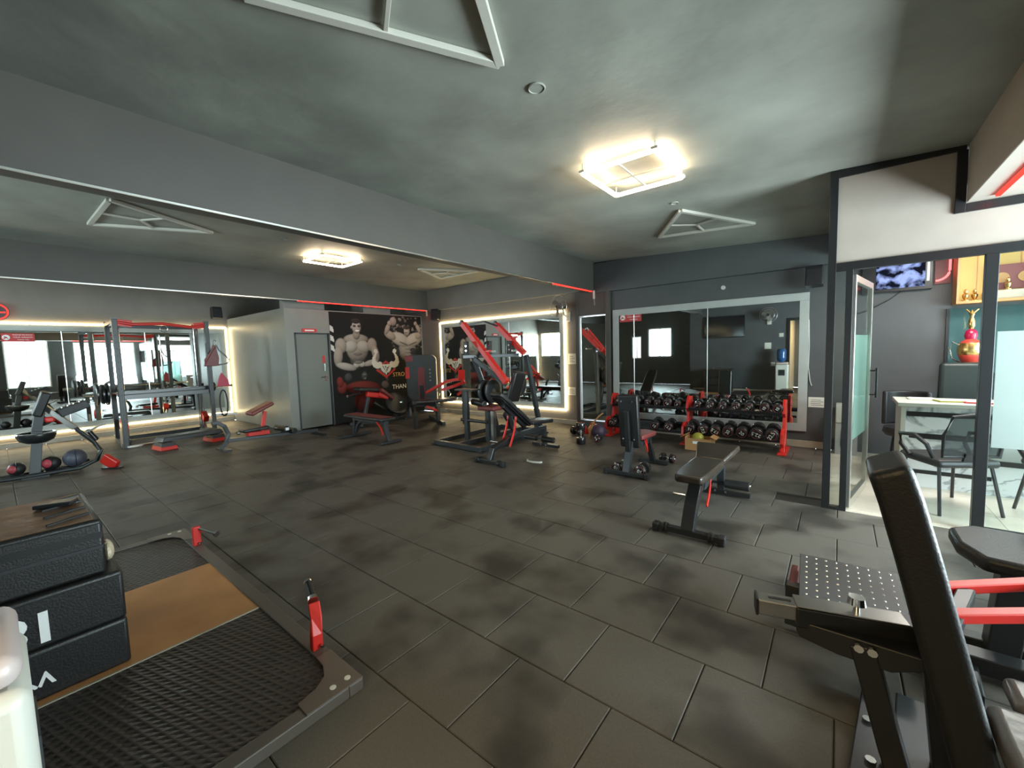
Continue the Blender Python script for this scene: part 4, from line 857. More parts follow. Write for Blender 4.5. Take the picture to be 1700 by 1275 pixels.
# ================================================================ AEROBIC STEP
t = thing('aerobic_step', 'black aerobic step on red risers in front of the smith machine', 'step', (-9.55, 2.22, 0), R(8))
put('platform', MB().box((0, 0, .185), (.36, .98, .075), None, .94), 'frame', t, world=False, bev=.012); put('grip_top', MB().box((0, 0, .226), (.30, .90, .006)), 'rubber', t, world=False)
for s in (-1, 1):
    for z in (0, 1): put('riser', MB().box((0, s*.40, .035+z*.06), (.40-.03*z, .26-.04*z, .07), None, .9), 'red' if z == 0 else 'frame', t, world=False, bev=.008, label='red riser' if z == 0 else None)
    put('end_trim', MB().box((0, s*.43, .205), (.32, .07, .012)), 'red', t, world=False, bev=.003)

# ================================================================ SMITH MACHINE
t = thing('smith_machine', 'tall smith machine with chrome rods and red top bar before the left LED mirror', 'exercise machine', (-10.75, 2.1, 0))
FL, FR, RL, RR_ = (-10.2, 1.42), (-10.3, 2.82), (-11.3, 1.46), (-11.3, 2.86)
for (x, y), m in ((FL, 'steel'), (FR, 'frame'), (RL, 'frame'), (RR_, 'frame')):
    u = bf('upright', (x, y, .0), (x, y, 2.36), .075, .075, m if False else 'frame')
    for k in range(14): put('adjusting_hole', MB().cyl((x+.038, y, .5+k*.12), (x+.0395, y, .5+k*.12), .012, 8), 'rubber', u)
    put('cap', MB().box((x, y, 2.37), (.085, .085, .02)), 'black', u)
bf('base_rail', (*FL, .04), (*RL, .04)); bf('base_rail', (*FR, .04), (*RR_, .04)); bf('base_rail', (*RL, .05), (*RR_, .05)); bf('floor_bar', (-10.16, 1.42, .03), (-10.26, 2.82, .03), .05, .04, 'steel')
bf('top_side', (*FL, 2.32), (*RL, 2.32), .07, .07); bf('top_side', (*FR, 2.32), (*RR_, 2.32), .07, .07); bf('top_rear', (*RL, 2.30), (*RR_, 2.30), .07, .07)
put('pull_up_bar', MB().path([(-10.2, 1.42, 2.31), (-10.2, 1.65, 2.27), (-10.24, 2.1, 2.30), (-10.28, 2.55, 2.25), (-10.3, 2.82, 2.30)], .03, 10), 'red', t, smooth=True, label='red pull-up bar')
bf('gusset', (-10.2, 1.44, 2.30), (-10.22, 1.66, 2.28), .04, .12, 'red'); bf('gusset', (-10.28, 2.60, 2.27), (-10.3, 2.80, 2.30), .04, .12, 'red')
put('rope_ring', MB().path([(-10.24, 2.12+.06*math.cos(R(a)), 2.20+.06*math.sin(R(a))) for a in range(0, 360, 30)], .008, 6, closed=True), 'chrome', t)
for y in (1.50, 2.80):
    put('guide_rod', MB().cyl((-10.85, y, .08), (-10.85, y, 2.30), .016, 12), 'chrome', t, label='chrome guide rod'); put('guide_rod', MB().cyl((-10.85, y+(.06 if y < 2 else -.06), .08), (-10.85, y+(.06 if y < 2 else -.06), 2.30), .010, 10), 'chrome', t, label='chrome guide rod')
    bf('rod_base', (-10.7, y, .06), (-11.0, y, .06), .14, .06); bf('rod_top', (-10.7, y, 2.31), (-11.0, y, 2.31), .10, .05)
    bf('red_catch', (-10.72, y, .30), (-10.90, y, .42), .10, .14, 'red', bev=.01); put('bushing', MB().cyl((-10.85, y, .92), (-10.85, y, 1.08), .04, 12), 'black', t)
    put('spring', MB().cyl((-10.85, y, .10), (-10.85, y, .28), .03, 12), 'chrome', t)
bf('safety_beam', (-10.55, 1.46, 1.00), (-10.55, 2.84, 1.00), .10, .07, 'black'); bf('safety_beam', (-10.35, 1.44, .93), (-10.35, 2.82, .93), .06, .09, 'black')
put('barbell', MB().cyl((-10.75, .98, 1.0), (-10.75, 3.34, 1.0), .016, 12).cyl((-10.75, .98, 1.0), (-10.75, 1.36, 1.0), .026, 12).cyl((-10.75, 2.98, 1.0), (-10.75, 3.34, 1.0), .026, 12), 'chrome', t)
for (y, r) in ((1.30, .21), (1.24, .19), (1.16, .21), (2.98, .10)): put('weight_plate', MB().lathe([(.026, 0), (r*.92, 0), (r, .01), (r, .035), (r*.92, .045), (.026, .045)], 26, Matrix.Translation((-10.75, y-.02, 1.0)) @ Matrix.Rotation(R(-90), 4, 'X')), 'black', t, smooth=True)
put('base_plate', MB().box((-10.38, 1.40, .17), (.30, .02, .34)), 'steel', t, bev=.004); 
for z in (.35, .6, .85): bf('storage_peg', (-11.30, 1.46, z+.3), (-11.30, 1.28, z+.3), .04, .04, 'chrome')
bf('cable_bar', (-10.3, 2.80, .42), (-10.3, 3.25, .40), .05, .05, 'steel'); 
# straps, cloth and loop hanging from the right front upright
t = thing('suspension_straps', 'dark suspension straps with handles hanging on the smith machine upright', 'straps', (-10.21, 2.92, 1.95))
put('carabiner', MB().path([(-10.21, 2.92+.03*math.cos(R(a)), 1.93+.06*math.sin(R(a))) for a in range(0, 360, 30)], .007, 6, closed=True), 'chrome', t)
put('strap', MB().path([(-10.21, 2.90, 1.88), (-10.21, 2.86, 1.75), (-10.21, 2.74, 1.58), (-10.21, 2.72, 1.47)], 0, rect=(.012, .05)), 'maroon', t)
put('strap', MB().path([(-10.20, 2.94, 1.88), (-10.20, 2.98, 1.78), (-10.20, 3.10, 1.65), (-10.20, 3.16, 1.56), (-10.20, 3.12, 1.50), (-10.20, 2.95, 1.47)], 0, rect=(.012, .03)), 'black', t)
put('pocket', MB().prism([(2.70, 1.45), (2.95, 1.45), (2.97, 1.62), (2.93, 1.86), (2.86, 1.76)], -.03, .03, Matrix(((0, 0, 1, -10.21), (1, 0, 0, 0), (0, 1, 0, 0), (0, 0, 0, 1)))), 'maroon', t, bev=.01)
solo('exercise_cloth', MB().prism([(2.90, 1.02), (3.13, 1.01), (3.10, 1.15), (3.03, 1.26), (2.99, 1.31), (2.95, 1.22)], -.022, .022, Matrix(((0, 0, 1, -10.20), (1, 0, 0, 0), (0, 1, 0, 0), (0, 0, 0, 1)))), 'pink', 'pink cloth hanging over the bar end of the smith machine', 'cloth', (-10.20, 3.0, 1.0), bev=.008)
solo('resistance_loop', MB().path([(-10.22, 3.0+.07*math.cos(R(a)), .66+.28*math.sin(R(a))) for a in range(0, 360, 20)], .014, 6, closed=True), 'rubber', 'black resistance loop hanging low on the smith machine', 'band', (-10.22, 3.0, .38))

# ================================================================ ROTARY MACHINE WITH BALL TRAY at the left edge
t = thing('hyperextension_station', 'grey post station with round dish and ball tray at the left edge', 'exercise machine', (-8.9, .25, 0))
put('ball_tray', MB().path([(-8.75, -.35, .05), (-8.75, .1, .035), (-8.75, .7, .04), (-8.76, .88, .12), (-8.78, .93, .26), (-8.80, .86, .40), (-8.85, .70, .62)], .028, 10), 'frame', t, smooth=True)
put('ball_tray', MB().path([(-9.02, -.35, .05), (-9.02, .1, .035), (-9.02, .66, .04), (-9.02, .82, .10)], .02, 10), 'frame', t, smooth=True)
for y in (-.2, .35, .72): bf('tray_rung', (-8.75, y, .04), (-9.02, y, .04), .025, .02)
bf('post', (-8.9, .26, .02), (-8.98, .33, .62), .15, .11, 'frame', up=(0, 1, 0)); put('base_plate', MB().box((-8.9, .26, .012), (.40, .26, .024)), 'frame', t)
put('dish', MB().lathe([(.03, .46), (.10, .46), (.17, .50), (.20, .57), (.195, .60), (.18, .60), (.15, .56), (.02, .54)], 28, Matrix.Translation((-8.98, .32, 0))), 'black', t, smooth=True)
put('dish_rim', MB().path([(-8.98+.197*math.cos(R(a)), .32+.197*math.sin(R(a)), .60) for a in range(0, 360, 20)], .010, 6, closed=True), 'chrome', t)
bf('diagonal_tube', (-8.85, .70, .62), (-8.98, .40, 1.0), .06, .07, 'steel'); bf('back_pad', (-8.98, .34, .85), (-8.95, .46, 1.18), .24, .10, 'leather', up=(0, -1, 0), bev=.02)
bf('ribbed_pad', (-8.9, .55, .86), (-8.9, .86, .98), .20, .12, 'rubber', bev=.012)
for k in range(5): bf('rib', (-8.99, .58+.06*k, .945+.022*k), (-8.81, .58+.06*k, .945+.022*k), .02, .02, 'steel', bev=.003)
bf('neck', (-8.98, .32, .60), (-8.98, .38, .92), .10, .10, 'frame', up=(0, 1, 0)); bf('side_peg', (-8.84, .75, .52), (-8.80, 1.02, .66), .03, .03, 'steel'); bf('side_peg', (-8.86, .82, .58), (-8.76, .90, .42), .045, .045, 'black')
bf('red_foot', (-8.60, .93, .16), (-8.46, 1.05, .03), .07, .14, 'red', bev=.01); bf('foot_sole', (-8.56, .92, .012), (-8.36, 1.08, .012), .09, .02, 'black')
put('red_knob', MB().box((-8.93, .46, .78), (.06, .10, .08)), 'red', t, bev=.02)
def medball(x, y, r, c1, c2, label):
    t = thing('medicine_ball', label, 'ball', (x, y, .055)); z = .055+r
    put('shell', MB().ball((x, y, z), r, 24), c1, t, smooth=True)
    put('patch', MB().ball((x+r*.32, y-r*.25, z+r*.05), r*.72, 16), c2, t, smooth=True, label='coloured patch')
    b = MB(); b.path([(x+r*1.003*math.cos(R(a)), y, z+r*1.003*math.sin(R(a))) for a in range(0, 360, 15)], .004, 4, closed=True); put('seam', b, 'rubber', t)
medball(-8.85, .66, .13, mat('slate_rubber', (.06, .065, .09), .5), mat('slate_rubber_light', (.09, .10, .13), .5), 'large slate-grey medicine ball at the right end of the ball tray')
medball(-8.88, .427, .10, 'rubber', mat('rose_rubber', (.45, .05, .07), .5), 'black medicine ball with rose patch, middle of the ball tray')
medball(-8.88, .10, .09, 'rubber', mat('rose_rubber_dark', (.38, .05, .06), .5), 'small black and red medicine ball behind the post of the tray')

# ================================================================ DEADLIFT PLATFORM
t = thing('lifting_platform', 'lifting platform with black rubber sides and a plywood centre strip', 'platform', (-3.15, .2, 0))
PX0, PX1, PY0, PY1 = -4.58, -1.71, -.57, .965
for a, b in (((PX0, PY1-.07, .0), (PX1, PY1, .055)), ((PX0, PY0, .0), (PX1, PY0+.07, .055)), ((PX0, PY0+.07, 0), (PX0+.07, PY1-.07, .055)), ((PX1-.07, PY0+.07, 0), (PX1, PY1-.07, .055))):
    put('edge_rail', MB().b2(a, b), mat('brown_grey_steel', (.10, .085, .07), .42) if 'brown' not in M_ else M_['brown'], t, bev=.005)
M_['brown'] = mat('brown_grey_steel_b', (.11, .09, .072), .4)
for sx, X in ((1, PX1), (-1, PX0)):
    for sy, Yc in ((1, PY1), (-1, PY0)):
        pts = [(0, 0), (-.30, 0), (-.30, -.075), (-.22, -.08), (-.15, -.11), (-.11, -.17), (-.09, -.26), (0, -.26)]
        c = put('corner_plate', MB().prism([(X+sx*p[0], Yc+sy*p[1]) for p in pts], .055, .061), 'brown', t, bev=.002)
        for q in ((-.05, -.05), (-.05, -.12)): put('bolt', MB().cyl((X+sx*q[0], Yc+sy*q[1], .061), (X+sx*q[0], Yc+sy*q[1], .064), .014, 10), 'paper', c)
def ribmat():
    m = mat('ribbed_rubber', (.034, .028, .023), .5); n = m.node_tree.nodes; L = m.node_tree.links; g = n.new('ShaderNodeNewGeometry')
    hs = []
    for a in (20, 75):
        mp = n.new('ShaderNodeMapping'); mp.inputs['Rotation'].default_value = (0, 0, R(a)); wv = n.new('ShaderNodeTexWave'); wv.inputs['Scale'].default_value = 9; wv.inputs['Distortion'].default_value = .6
        L.new(g.outputs['Position'], mp.inputs[0]); L.new(mp.outputs[0], wv.inputs[0]); hs.append(wv)
    ad = n.new('ShaderNodeMath'); ad.operation = 'MAXIMUM'; L.new(hs[0].outputs['Fac'], ad.inputs[0]); L.new(hs[1].outputs['Fac'], ad.inputs[1])
    b = n.new('ShaderNodeBump'); b.inputs['Strength'].default_value = 1; b.inputs['Distance'].default_value = .006
    L.new(ad.outputs[0], b.inputs['Height']); L.new(b.outputs[0], n['Principled BSDF'].inputs['Normal'])
    r = n.new('ShaderNodeValToRGB'); e = r.color_ramp.elements; e[0].color = (.018, .014, .012, 1); e[1].color = (.046, .037, .030, 1); L.new(ad.outputs[0], r.inputs[0]); L.new(r.outputs[0], n['Principled BSDF'].inputs['Base Color']); return m
M_['rib'] = ribmat()
put('rubber_mat', MB().b2((PX0+.07, PY0+.07, .0), (-3.652, PY1-.07, .047)), 'rib', t); put('rubber_mat', MB().b2((-2.725, PY0+.07, 0), (PX1-.07, PY1-.07, .047)), 'rib', t)
put('plywood_board', MB().b2((-3.65, PY0+.07, 0), (-2.737, PY1-.07, .049)), 'wood', t); put('edge_strip', MB().b2((-2.737, PY0+.07, 0), (-2.725, PY1-.07, .051)), 'skirt', t)
for (x, k, l) in ((-4.08, -1, 'red band peg at the far end of the platform edge'), (-2.08, 1, 'red band peg with black grip near the platform corner')):
    p = thing('band_peg', l, 'peg', (x, .93, .055))
    put('bracket', MB().path([(x, .93, .055), (x, .93, .13), (x-.03*k, .95, .20), (x-.07*k, .96, .26)] if k > 0 else [(x, .93, .055), (x, .93, .21)], 0, rect=(.055, .035)), 'red', p, bev=.006)
    if k > 0:
        put('grip', MB().cyl((x-.08, .963, .27), (x-.21, 1.0, .30), .018, 12), 'rubber', p); put('collar', MB().cyl((x-.075, .961, .268), (x-.095, .967, .273), .026, 14), 'chrome', p); put('end_cap', MB().cyl((x-.21, 1.0, .30), (x-.225, 1.004, .303), .021, 12), 'chrome', p)
    else:
        put('pin', MB().cyl((x, .94, .19), (x+.15, 1.02, .155), .012, 10), 'chrome', p); put('end_cap', MB().cyl((x+.15, 1.02, .155), (x+.162, 1.027, .152), .026, 12), 'chrome', p)
    put('bolt', MB().cyl((x+.03, .94, .075), (x+.04, .945, .075), .010, 8), 'chrome', p)
# soft jump boxes stacked on the platform; printing upside down
def block(z0, z1, x0, y0, y1, label, nm='jump_box', depth=.72):
    t = thing(nm, label, 'jump box', (x0-depth/2, (y0+y1)/2, z0)); put('block', MB().b2((x0-depth, y0, z0), (x0, y1, z1)), 'leather', t, bev=.015, seg=3)
    put('seam', MB().path([(x0+.001, y0+.01, z1-.018), (x0+.001, y1-.01, z1-.018), (x0-depth+.01, y1+.001, z1-.018)], .0035, 5), 'frame', t); return t
b1 = block(.052, .285, -2.77, -.42, .325, 'bottom black jump box of the stack on the platform'); b2 = block(.287, .53, -2.77, -.42, .325, 'middle black jump box of the stack, with a white 18')
b3 = block(.532, .80, -2.80, -.42, .275, 'top black jump box of the stack, with a brown worn top', depth=.70)
put('worn_top', MB().b2((-3.47, -.40, .795), (-2.83, .25, .803)), mat('brown_worn_vinyl', (.17, .085, .04), .36, vary=.4, vs=5, bump=.35, bs=9), b3, bev=.004, label='brown worn vinyl top')
put('strap', MB().b2((-2.80, -.41, .71), (-2.797, .27, .74)), 'black', b3); put('closure_strip', MB().b2((-2.80, -.41, .660), (-2.794, .27, .675)), 'frame', b3)
for k in range(4): put('crease', MB().path([(-3.40+.15*k, .245, .806), (-3.36+.16*k, .10, .805)], .006, 5), 'frame', b3)
def turn(loc, s, size, par):   # letters on the face x = const, upside down
    return text('lettering', s, size, 'whiteink', par, loc, (R(90), R(180), R(90)), bold=.03)
turn((.3625, .055, .105), '18', .19, b2); turn((.3625, .045, .10), 'VYS', .085, b1)
t = thing('flat_case', 'small dark flat case lying on the brown top of the jump boxes', 'case', (-3.26, .155, .804), R(62))
put('body', MB().box((0, 0, .012), (.15, .08, .022)), 'black', t, world=False, bev=.006); put('shiny_panel', MB().box((.02, 0, .024), (.10, .06, .002)), mat('shiny_panel', (.3, .26, .24), .15), t, world=False)
solo('plastic_bag', MB().ball((-2.98, .30, .585), .052, 14, (1.4, .5, 1)), mat('crumpled_bag', (.62, .52, .36), .35, bump=.8, bs=30), 'crumpled pale bag on the ledge of the middle jump box', 'bag', (-2.98, .30, .531), smooth=True)

# ================================================================ NEAR MACHINE at the right edge
t = thing('leg_extension_machine', 'black seated machine with upright back pad at the bottom right corner', 'exercise machine', (.35, 1.8, 0))
def slanted_pad(): 
    return MB().path([(.345, 1.75, .28), (.293, 1.75, .50), (.245, 1.75, .70), (.198, 1.75, .90), (.155, 1.75, 1.07), (.132, 1.75, 1.145), (.12, 1.75, 1.17)], 0, rect=(.25, .105), up=(1, 0, .2))
put('back_pad', slanted_pad(), 'leather', t, bev=.022, seg=4)
for z in (1.05, 1.0, .96): put('bolt', MB().cyl((.15+(1.1-z)*.25, 1.66, z), (.103+(1.1-z)*.25, 1.66, z), .009, 8), 'chrome', t)
bf('slider_sleeve', (-.11, 1.79, .555), (.26, 1.90, .555), .085, .075, 'black'); bf('slider_sleeve_top', (-.108, 1.79, .597), (.20, 1.875, .597), .080, .006, 'steel', bev=.002)
sl = bf('slider_tube', (-.225, 1.76, .562), (-.10, 1.795, .562), .062, .058, 'steel', bev=.004); put('slot', MB().bar((-.19, 1.77, .592), (-.12, 1.79, .592), .012, .002), 'rubber', sl); put('end_cap', MB().bar((-.232, 1.758, .562), (-.224, 1.76, .562), .066, .062), 'rubber', sl)
kn = put('pull_knob', MB().cyl((.07, 1.84, .60), (.07, 1.84, .625), .010, 10).cyl((.07, 1.84, .625), (.07, 1.84, .650), .028, 18, .024), 'chrome', t, smooth=True)
put('guard_plate', MB().prism([(-.10, .50), (-.09, .48), (.02, .46), (.16, .46), (.24, .50), (.24, .54), (-.10, .54)], -1.86, -1.76, Matrix(((1, 0, 0, 0), (0, 0, -1, 0), (0, 1, 0, 0), (0, 0, 0, 1)))), 'black', t, bev=.004)
bf('front_strut', (.085, 1.80, .52), (.20, 1.80, .05), .07, .09, 'black', up=(0, 1, 0))
for x in (.075, .11): put('bolt', MB().cyl((x, 1.74, .525), (x, 1.728, .525), .014, 8), 'chrome', t)
bf('base_rail', (.10, 1.70, .05), (.16, 2.25, .05), .09, .07, mt='black'); bf('base_rail', (.20, 1.55, .05), (.27, 2.25, .05), .10, .06, 'frame'); bf('cross_rail', (.08, 1.68, .05), (.75, 1.60, .05), .08, .07, 'black')
for y in (1.8, 2.0): put('bolt', MB().cyl((.12, y, .086), (.12, y, .096), .016, 8), 'chrome', t)
bf('column', (.33, 1.90, .06), (.28, 1.88, .56), .09, .07, 'black', up=(0, 1, 0))
for (a, b) in (((.335, 2.30, .55), (.62, 2.50, .57)), ((.315, 2.07, .55), (.66, 2.28, .575))):
    q = bf('red_arm', a, b, .045, .036, 'red', bev=.004); d = (Vector(a)-Vector(b)).normalized(); put('arm_tip', MB().bar(Vector(a)+d*.03, a, .03, .03), 'chrome', q)
bf('arm_link', (.30, 1.92, .53), (.42, 2.34, .54), .05, .05, 'black'); bf('arm_carrier', (.62, 2.20, .56), (.70, 2.60, .56), .06, .06, 'black'); bf('arm_carrier', (.66, 2.4, .56), (.70, 2.45, .05), .07, .07, 'frame')
put('seat_pad', MB().b2((.37, 1.42, .39), (.74, 1.80, .46)), mat('grey_shiny_vinyl', (.12, .11, .10), .28, bump=.15, bs=12), t, bev=.03, seg=4, label='grey shiny seat pad'); put('seat_pad', MB().b2((.44, 1.82, .40), (.74, 1.98, .455)), mat('grey_shiny_vinyl_b', (.11, .105, .10), .3), t, bev=.025, seg=3)
bf('seat_post', (.52, 1.7, .06), (.52, 1.7, .39), .08, .08, 'black'); bf('rear_rail', (.52, 1.62, .05), (.60, 2.3, .05), .07, .06, 'black')
# foot plate with raised dots behind it
t = thing('footplate_machine', 'studded foot plate machine with a long black base behind the near machine', 'exercise machine', (.1, 2.85, 0))
tilt = R(10); o_ = Vector((.07, 2.62, .27))
pl = put('foot_plate', MB().box(o_, (.42, .52, .02), (tilt, 0, R(3))), mat('grey_tread_plate', (.12, .12, .125), .35), t, bev=.004)
mm = Euler((tilt, 0, R(3))).to_matrix()
for i in range(9):
    for j in range(11): put('stud', MB().cyl(o_+mm @ Vector((-.18+.045*i, -.235+.047*j, .010)), o_+mm @ Vector((-.18+.045*i, -.235+.047*j, .0135)), .006, 6, .003), 'steel', pl)
bf('plate_mount', (-.05, 2.6, .03), (-.05, 2.62, .25), .06, .30, 'frame'); bf('plate_mount', (.22, 2.6, .03), (.22, 2.62, .25), .06, .30, 'frame'); put('side_flap', MB().b2((-.19, 2.60, .10), (-.15, 2.86, .25)), 'maroon', t, bev=.01)
put('deck', MB().b2((-.12, 2.30, .16), (.30, 2.42, .22)), 'black', t, bev=.01)
bf('base_rail', (.15, 2.72, .07), (1.25, 2.72, .07), .10, .08, 'black'); bf('cross_foot', (.47, 2.45, .04), (.50, 2.82, .04), .08, .06, 'black')
# second bench seat beyond, at the right edge
t = thing('padded_bench', 'black padded bench at the right edge in front of the office glass', 'bench', (.78, 3.0, 0))
put('pad', MB().prism([(.47, 2.86), (.53, 2.70), (1.25, 2.60), (1.30, 3.10), (.57, 3.16), (.47, 3.06)], .50, .57), 'leather', t, bev=.022, seg=3)
bf('pad_arm', (.60, 2.93, .47), (1.2, 2.9, .42), .09, .06, 'frame'); bf('post', (.68, 2.92, .48), (.64, 2.90, .05), .11, .10, 'frame', up=(0, 1, 0)); bf('foot', (.45, 2.95, .04), (.95, 2.95, .04), .09, .07, 'black')
bf('rear_post', (1.15, 2.9, .45), (1.15, 2.9, .05), .08, .08, 'frame'); bf('rear_foot', (.95, 2.9, .035), (1.4, 2.9, .035), .08, .06, 'black')
put('roller_pad', MB().cyl((.80, 3.20, .72), (1.18, 3.30, .72), .10, 20), 'rubber', t, bev=.02, seg=3); bf('roller_arm', (1.0, 3.1, .50), (1.02, 3.22, .70), .05, .05, 'black')

# ================================================================ OFFICE
t = thing('reception_desk', 'white marble-faced reception desk behind the office glass', 'desk', (1.3, 6.3, 0))
put('counter_top', MB().b2((.50, 5.94, .86), (2.3, 6.55, .90)), 'white', t, bev=.004); put('end_panel', MB().b2((.53, 5.98, 0), (.57, 6.5, .86)), 'white', t, bev=.002)
put('front_panel', MB().b2((.57, 6.0, .008), (2.27, 6.04, .86)), 'marble', t); put('back_panel', MB().b2((2.23, 6.04, 0), (2.27, 6.5, .86)), 'white', t)
for (z, a, b, h) in ((.78, .575, 2.26, .05), (.55, .60, 1.9, .055), (.33, .575, 2.26, .05), (.17, .575, 1.2, .04)): put('black_band', MB().b2((a, 5.992, z-h/2), (b, 6.0, z+h/2)), 'black', t)
def office_chair(loc, rz, label, back='mesh'):
    t = thing('office_chair', label, 'chair', loc, rz)
    def P(n, m, mt, **k): return put(n, m, mt, t, world=False, **k)
    P('seat', MB().box((0, 0, .45), (.48, .46, .07)), 'rubber', bev=.03, seg=3)
    fr_ = [(-.21, -.22, .52), (-.23, -.25, .72), (-.19, -.28, .88), (0, -.285, .90), (.19, -.28, .88), (.23, -.25, .72), (.21, -.22, .52)]
    P('back_frame', MB().path(fr_, .013, 8, closed=True), 'rubber'); P('back_panel', MB()._add([(-.20, -.222, .53), (.20, -.222, .53), (.22, -.252, .72), (-.22, -.252, .72), (.18, -.28, .87), (-.18, -.28, .87)], [(0, 1, 2, 3), (3, 2, 4, 5)]), back)
    for s in (-1, 1):
        P('armrest', MB().path([(s*.25, -.18, .50), (s*.29, -.16, .62), (s*.29, -.02, .68), (s*.29, .14, .66), (s*.27, .16, .56), (s*.25, .08, .47)], .018, 8), 'rubber', smooth=True)
        P('leg', MB().path([(s*.20, .18, .43), (s*.25, .24, .0)], .013, 8), 'black'); P('leg', MB().path([(s*.20, -.18, .43), (s*.24, -.26, .0)], .013, 8), 'black')
    P('lumbar_post', MB().bar((0, -.2, .44), (0, -.24, .55), .10, .02, up=(0, 1, 0)), 'rubber'); return t
office_chair((.80, 5.40, .008), R(30), 'black mesh visitor chair facing the desk, nearest the open door')
office_chair((1.56, 5.45, .008), R(10), 'black mesh visitor chair behind the frosted pane')
t = thing('executive_chair', 'high-backed dark chair behind the reception desk', 'chair', (1.15, 6.95, .008))
put('back', MB().box((1.15, 7.0, .95), (.46, .10, .66), (R(-4), 0, 0), .92), mat('dark_green_leather', (.014, .022, .02), .45), t, bev=.045, seg=4); put('seat', MB().box((1.15, 6.78, .48), (.5, .46, .10)), 'rubber', t, bev=.03, seg=3)
put('gas_post', MB().cyl((1.15, 6.8, .06), (1.15, 6.8, .44), .03, 12), 'chrome', t); put('star_base', MB().bar((.87, 6.8, .04), (1.43, 6.8, .04), .04, .05).bar((1.15, 6.52, .04), (1.15, 7.08, .04), .04, .05), 'black', t)
t = thing('padded_chair', 'low dark padded chair behind the left end of the desk', 'chair', (.66, 6.85, .008))
put('seat', MB().lathe([(.001, .40), (.19, .40), (.22, .44), (.21, .50), (.001, .52)], 24, Matrix.Translation((.66, 6.85, 0))), 'rubber', t, smooth=True)
put('back', MB().path(arc((.66, 6.85, .72), .22, 20, 160, 10, 'xy'), 0, rect=(.05, .42)), 'rubber', t, bev=.02, seg=3)
for k in range(4): put('leg', MB().cyl((.66+.14*math.cos(R(45+90*k)), 6.85+.14*math.sin(R(45+90*k)), .42), (.66+.19*math.cos(R(45+90*k)), 6.85+.19*math.sin(R(45+90*k)), .008), .012, 8), 'black', t)
for (x, y, a, c, l) in ((.92, 6.2, 12, 'lime', 'olive booklet lying on the white desk top'), (1.12, 6.15, -8, 'redplate', 'red folder lying on the white desk top'), (.72, 6.35, 5, 'paper', 'white papers near the left end of the desk top')):
    t = thing('booklet', l, 'booklet', (x, y, .90), R(a)); put('cover', MB().box((0, 0, .007), (.22, .16, .012)), c, t, world=False, bev=.002); put('pages', MB().box((.003, 0, .0145), (.19, .14, .003)), 'paper', t, world=False)
# television on the office wall
def tvmat():
    m = bpy.data.materials.new('lit_screen'); m.use_nodes = True; n = m.node_tree.nodes; L = m.node_tree.links; n.clear()
    g = n.new('ShaderNodeNewGeometry'); t = n.new('ShaderNodeTexNoise'); t.inputs['Scale'].default_value = 7; t.inputs['Detail'].default_value = 4; t.inputs['Distortion'].default_value = .5
    r = n.new('ShaderNodeValToRGB'); e = r.color_ramp.elements; e[0].position = .44; e[0].color = (.004, .005, .01, 1); e[1].position = .60; e[1].color = (.20, .26, .50, 1)
    L.new(g.outputs['Position'], t.inputs['Vector']); L.new(t.outputs['Fac'], r.inputs[0]); em = n.new('ShaderNodeEmission'); em.inputs[1].default_value = .9
    L.new(r.outputs[0], em.inputs[0]); o = n.new('ShaderNodeOutputMaterial'); L.new(em.outputs[0], o.inputs[0]); return m
t = thing('television', 'lit wall screen in the office showing a dark figure on blue', 'television', (.58, YF-.06, 2.22))
put('bezel', MB().b2((.22, YF-.06, 2.20), (.90, YF-.0, 2.62)), 'black', t, bev=.004); put('screen', MB().b2((.36, YF-.063, 2.24), (.83, YF-.06, 2.60)), tvmat(), t)
put('side_text', MB().b2((.845, YF-.063, 2.30), (.87, YF-.06, 2.58)), 'whiteink', t)
solo('tv_cable', MB().path([(.62, YF-.01, 2.20), (.5, YF-.012, 2.1), (.30, YF-.012, 1.98), (.15, YF-.01, 1.93)], .006, 5), 'black', 'black cable running down from the office screen', 'cable', (.62, YF, 1.93))
t = thing('neon_loop', 'curved pink neon tube beside the office screen', 'neon', (1.0, YF-.01, 2.25))
put('tube', MB().path([(.93, YF-.03, 2.29)]+[(.93+.12*math.sin(R(a)), YF-.03, 2.41-.12*math.cos(R(a))) for a in range(0, 91, 15)]+[(1.05, YF-.03, 2.62)], .012, 8), mat('pink_tube', (.8, .2, .22), .4, emit=(1, .12, .12), es=1.2), t, smooth=True); put('backing', MB().b2((.92, YF-.02, 2.25), (1.06, YF, 2.62)), 'maroon', t)
# yellow-lit trophy cabinet
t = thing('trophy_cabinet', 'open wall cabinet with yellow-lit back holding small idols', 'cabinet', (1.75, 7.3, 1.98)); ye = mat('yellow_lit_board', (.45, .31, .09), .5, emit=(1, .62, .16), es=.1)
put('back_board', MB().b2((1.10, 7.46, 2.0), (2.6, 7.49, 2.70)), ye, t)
for a, b in (((1.08, 7.22, 1.97), (2.62, 7.49, 2.0)), ((1.08, 7.22, 2.70), (2.62, 7.49, 2.73)), ((1.08, 7.22, 2.0), (1.10, 7.49, 2.70)), ((2.60, 7.22, 2.0), (2.62, 7.49, 2.70))): put('panel', MB().b2(a, b), 'wood', t)
for x in (1.28, 1.62, 1.95, 2.28): put('board_groove', MB().b2((x-.004, 7.455, 2.0), (x+.004, 7.46, 2.70)), 'wood', t)
t = thing('framed_panel', 'dark framed row of portraits inside the yellow cabinet', 'picture', (1.75, 7.40, 2.12))
put('frame', MB().b2((1.36, 7.38, 2.12), (2.3, 7.40, 2.40)), 'maroon', t); 
for k in range(5): put('portrait', MB().cyl((1.46+.18*k, 7.38, 2.25), (1.46+.18*k, 7.372, 2.25), .06, 14), 'card', t)
